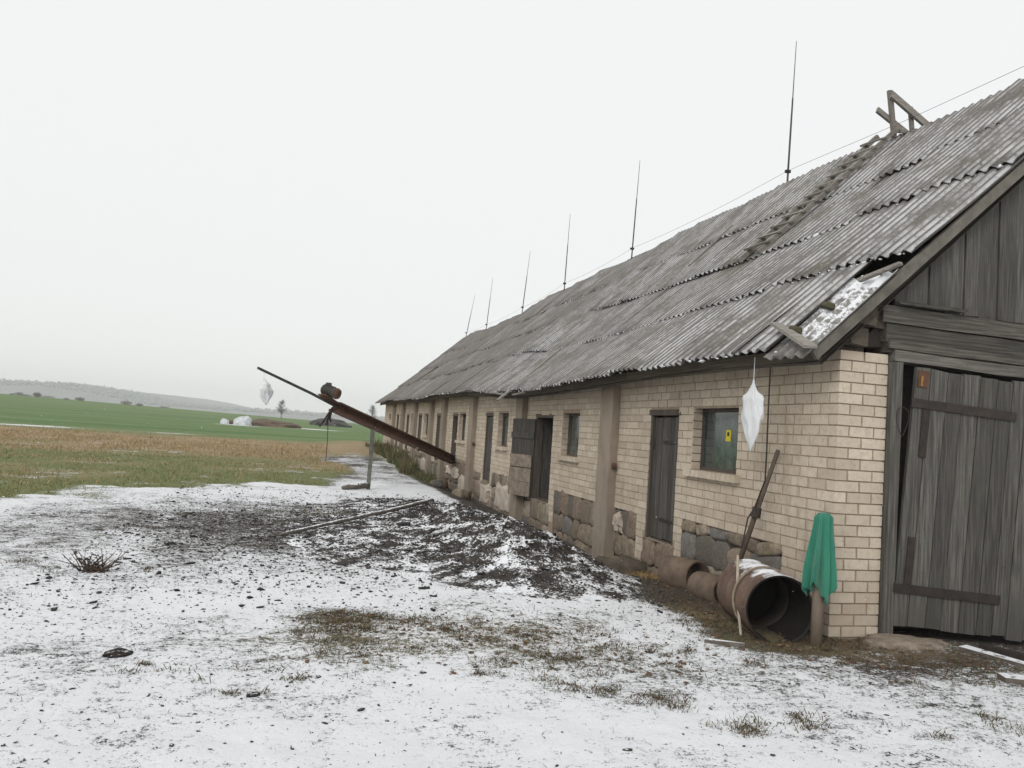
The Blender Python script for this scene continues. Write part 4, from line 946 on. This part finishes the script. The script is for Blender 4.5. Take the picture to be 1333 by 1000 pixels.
# twig bundles
def twigs(label, cx, cy, s, n, seed):
    rs = random.Random(seed); z0 = float(ground_z(cx, cy)); b = MB()
    for k in range(n):
        a_ = rs.uniform(0, 6.28); r_ = rs.uniform(0, .5)*s; p = Vector((r_*math.cos(a_), r_*math.sin(a_)*.5, 0)); q = p+Vector((rs.uniform(-.7, .9)*s, rs.uniform(-.4, .4)*s, rs.uniform(.05, .75)*s)); b.tube([p, p.lerp(q, .5)+Vector((rs.uniform(-.1, .1)*s, 0, rs.uniform(-.05, .1)*s)), q], [.006, .005, .002], 4)
    o = b.build('twig_bunch', m_plain('dark_twig', (.05, .036, .026), (.09, .06, .042), 12, .9, .2), None, False, loc=(cx, cy, z0)); tag(o, label, 'twigs')
twigs('bunch of dark brown twigs sticking out of the snow', -6.4, 2.35, .28, 60, 3)

# snow caught along the sheet ends of the roof
PS = []
for k in range(ROWS):
    for y in np.arange(-.1, 30, .075):
        if random.random() < .42*(.4+.9*float(vn(np.array(y*.8), np.array(k*3.3), 77))): PS.append(roofp(y, -.10+k*STEP+random.uniform(-.035, .02), .035))
PS = np.array(PS); sz = .016*np.exp(rng.normal(0, .35, len(PS))); o = scatter_clods('snow_crumbs', PS[:, 0], PS[:, 1], PS[:, 2], sz, .6, SNOWM, None, None, 31); o.parent = roof

LEAF = m_blade('leaf_litter', [(.10, .05, .03), (.16, .085, .045), (.06, .045, .035), (.20, .14, .075), (.07, .05, .04)])
lx = []; ly = []
for cx, cy, rx, ry, n in ((-3.3, .1, 1.2, .55, 420), (-4.1, .55, .4, .3, 160), (-.75, .9, .25, .8, 260), (-.4, -.2, .7, .2, 300), (.5, -.6, 1.0, .45, 300), (1.0, -1.0, .8, .4, 200), (-2.2, -.6, .8, .5, 160), (-5, 0, 2.4, 2.2, 50), (-.5, 2.2, .2, .8, 260)):
    lx.append(cx+rx*.6*rng.normal(size=n)); ly.append(cy+ry*.6*rng.normal(size=n))
lx = np.concatenate(lx); ly = np.concatenate(ly); k = (lx < -.03) | (ly < -.05); lx, ly = lx[k], ly[k]
scatter_clods('leaf_litter', lx, ly, ground_z(lx, ly)+.006, .0085*np.exp(rng.normal(0, .45, len(lx))), .35, LEAF, 'brown and reddish leaf litter lying between the grass and along the wall', 'leaves', 33)
N = 1500; fd = rng.uniform(4, 15, N); fx = CAM[0]+rng.uniform(-.62, .62, N)*fd*1.05+fd*.27; fy = CAM[1]+fd; fz = CAM[2]+rng.uniform(-.35, .62, N)*fd; k = (fz > .3) & (fz < CAM[2]+.02*fd) & ~((fx > -.5) & (fy > -.4)); fx, fy, fz = fx[k], fy[k], fz[k]
scatter_clods('falling_snow', fx, fy, fz, .0018+.0014*rng.random(len(fx)), .9, SNOWM, 'fine snowflakes falling over the yard', 'snowflakes', 34)

# ------------------------------------------------------------------ the far fields
def lumpy(name, label, cat, x, y, sx, sy, sz, mat, seed, sub=4):
    bm = bmesh.new(); bmesh.ops.create_icosphere(bm, subdivisions=sub, radius=1)
    for v in bm.verts: c = v.co; k = .7+.6*float(fbm(np.array(c.x*2+seed), np.array(c.y*2+c.z*1.7), 70+seed)); v.co = Vector((c.x*k*sx, c.y*k*sy, max(c.z, -.2)*k*sz))
    me = bpy.data.meshes.new(name); bm.to_mesh(me); bm.free(); return tag(obj(name, me, mat, None, (x, y, float(ground_z(x, y)))), label, cat)
EARTH = m_plain('bare_earth', (.10, .075, .055), (.17, .125, .09), 2, .95, .4, dist=.1)
TARP = m_plain('white_tarp', (.72, .74, .77), (.52, .54, .57), 1.2, .5, .6, dist=.2)
lumpy('earth_mound', 'long low mound of brown earth in the green field', 'mound', -8.6, 99, 4.3, 2, .85, EARTH, 3)
lumpy('white_tarp', 'crumpled white tarp lying on the earth mound in the field', 'tarp', -10.9, 97.4, 1.15, 1.0, 1.1, TARP, 4)
lumpy('white_bundle', 'small white bundle beside the crumpled tarp on the mound', 'bundle', -13.0, 97.0, .55, .5, .62, TARP, 5)
lumpy('stone_pile', 'long dark pile of stones far out in the green field', 'stone pile', 1.5, 148, 3.9, 2, 1.5, m_plain('dark_stones', (.10, .095, .09), (.055, .05, .048), 1.5, .95, .8, dist=.2), 6)
BARK = m_plain('hazed_bark', (.15, .145, .14), (.22, .21, .20), 4, .95, .3); TWIG = m_blade('hazed_twigs', [(.17, .16, .15), (.24, .23, .22), (.20, .19, .18)])  # bark and twigs paled so their colour carries the haze
def tree(label, x, y, H, cw, seed, group=None):
    z0 = float(ground_z(x, y)); rs = random.Random(seed); r_ = tag(empty('bare_tree', (x, y, z0)), label, 'tree', group)
    b = MB(); b.tube([(0, 0, -.3), (.05*H*.2, 0, H*.4), (0, .02*H, H*.85)], [.03*H, .022*H, .006*H], 6); tips = []
    for k in range(34):
        f = rs.uniform(.22, .85); a_ = rs.uniform(0, 6.28); p = Vector((0, 0, H*f)); L = cw*(1.15-f)*rs.uniform(.5, 1.1); q = p+Vector((math.cos(a_)*L, math.sin(a_)*L, L*rs.uniform(.7, 1.5))); b.tube([p, q], [.009*H, .003*H], 4); tips.append((p, q))
    b.build('trunk', BARK, r_)
    rg = np.random.default_rng(seed); n = 2400; tp = rg.integers(0, len(tips), n); f = rg.uniform(.3, 1.05, n); A = np.array([t_[0][:] for t_ in tips]); B = np.array([t_[1][:] for t_ in tips]); P = A[tp]+(B[tp]-A[tp])*f[:, None]+rg.normal(0, .035*H, (n, 3))
    o = blades('crown', P[:, 0], P[:, 1], P[:, 2], rg.uniform(.04, .12, n)*H, .004*H+0*f, .8, TWIG, None, None, seed, r_); del o['kind']
tree('bare tree standing alone in the haze beyond the hanging plastic bag', -8.6, 222, 5.6, 1.7, 1); tree('bare tree in the haze right next to the far end of the barn', 17.5, 236, 6.2, 2.0, 2)
def bush(label, x, y, H, W, seed, group):
    rg = np.random.default_rng(seed); z0 = float(ground_z(x, y)); r_ = tag(empty('field_bush', (x, y, z0)), label, 'bush', group); n = 900
    d_ = rg.normal(size=(n, 3)); d_ /= np.linalg.norm(d_, axis=1)[:, None]; P = d_*rg.random((n, 1))**.4*[W, W*.7, H*.5]+[0, 0, H*.45]; P[:, 2] = np.maximum(P[:, 2], 0)
    o = blades('crown', P[:, 0], P[:, 1], P[:, 2], rg.uniform(.15, .4, n)*H, .05*H+0*P[:, 0], .8, TWIG, None, None, seed, r_); del o['kind']
    MB().tube([(0, 0, -.2), (.1, 0, H*.5)], [.05*H, .02*H], 5).build('stem', BARK, r_)
BUSH_SAY = ['tiny bush, smallest of all on the crest of the green field', 'rounded bush beside the tiniest one on the field crest', 'wide low bush third in the row on the field crest under the hill', 'tallest bush on the crest of the green field', 'widest flat bush on the crest, next to the tallest one',
            'small bush standing alone between the widest bush and its rounder neighbour', 'rounded bush on the crest below the top of the wooded hill', 'broad bush on the crest where the wooded hill falls off', 'small bush close beside the broad one on the falling crest', 'low wide bush last in the row towards the earth mound']
for k, px in enumerate((15, 24, 33, 48, 62, 86, 104, 165, 182, 215)):
    v = rt*((px-666.5)/FPX)+up*(-(520-500)/FPX)+fw; D = 255+10*math.sin(k*2.1); bush(BUSH_SAY[k], CAM[0]+v[0]*D, CAM[1]+v[1]*D, (.55, 1.1, .7, 1.5, .8, .6, 1.2, 1.3, .9, .7)[k], (.8, 1.5, 1.9, 1.3, 2.4, 1.0, 1.6, 2.0, 1.2, 1.7)[k], 300+k, 'bushes on the crest of the green field')
# wooded hill far behind
HX = np.array([-2200, -1200, -800, -550, -410, -345, -300, -253, -180, -126, 43, 400, 900, 2200.]); HZ = np.array([26, 30, 30, 31, 36, 29, 22, 13, 12, 10.5, 12, 11, 12, 12.])
hx = np.linspace(-2200, 2200, 500); hy = np.linspace(1350, 2300, 24); X, Y = np.meshgrid(hx, hy, indexing='ij'); Z = -16+(np.interp(X-(Y-1640)*.25, HX, HZ)+16-4)*sm(Y, 1350, 1640)+2*(fbm(X*.01, Y*.01, 99)-.5)
V = np.stack([X, Y, Z], -1).reshape(-1, 3); ny = len(hy); I = np.arange(len(hx)-1)[:, None]*ny+np.arange(ny-1)[None]; F = np.stack([I, I+ny, I+ny+1, I+1], -1).reshape(-1, 4)
hl = obj('hills', make_mesh('hills', V, F, True), m_plain('hazed_hillside', (.17, .175, .19), (.21, .21, .225), .02, .95, 0)); tag(hl, kind='structure')  # pale blue-grey base colour carries part of the distance haze
N = 7000; x = rng.uniform(-1500, 1300, N); y = rng.uniform(1560, 1760, N); z = -16+(np.interp(x-(y-1640)*.25, HX, HZ)+16-9)*sm(y, 1350, 1640); sz = rng.uniform(1.3, 2.8, N)
scatter_clods('far_forest', x, y, z+sz*.9+4.5, sz, 1.6, m_plain('hazed_trees', (.23, .235, .255), (.27, .27, .29), .05, .95, 0), 'far wooded hill that fades into the haze', 'forest', 12)  # trees paled too, haze put into their colour
# ------------------------------------------------------------------ haze of the falling snow
t = bpy.data.materials.new('haze'); t.use_nodes = True; ntt = t.node_tree; ntt.nodes.clear(); pv = ntt.nodes.new('ShaderNodeVolumePrincipled'); pv.inputs['Color'].default_value = (.985, .99, 1, 1); pv.inputs['Density'].default_value = .00045
scene.cycles.volume_bounces = 6; scene.cycles.max_bounces = 12
oo = ntt.nodes.new('ShaderNodeOutputMaterial'); ntt.links.new(pv.outputs[0], oo.inputs['Volume'])
hz = MB().box((-2700, -1900, -40), (2700, 2700, 70)).build('haze', t); tag(hz, 'pale haze of fine falling snow over the fields', 'haze', kind='stuff')
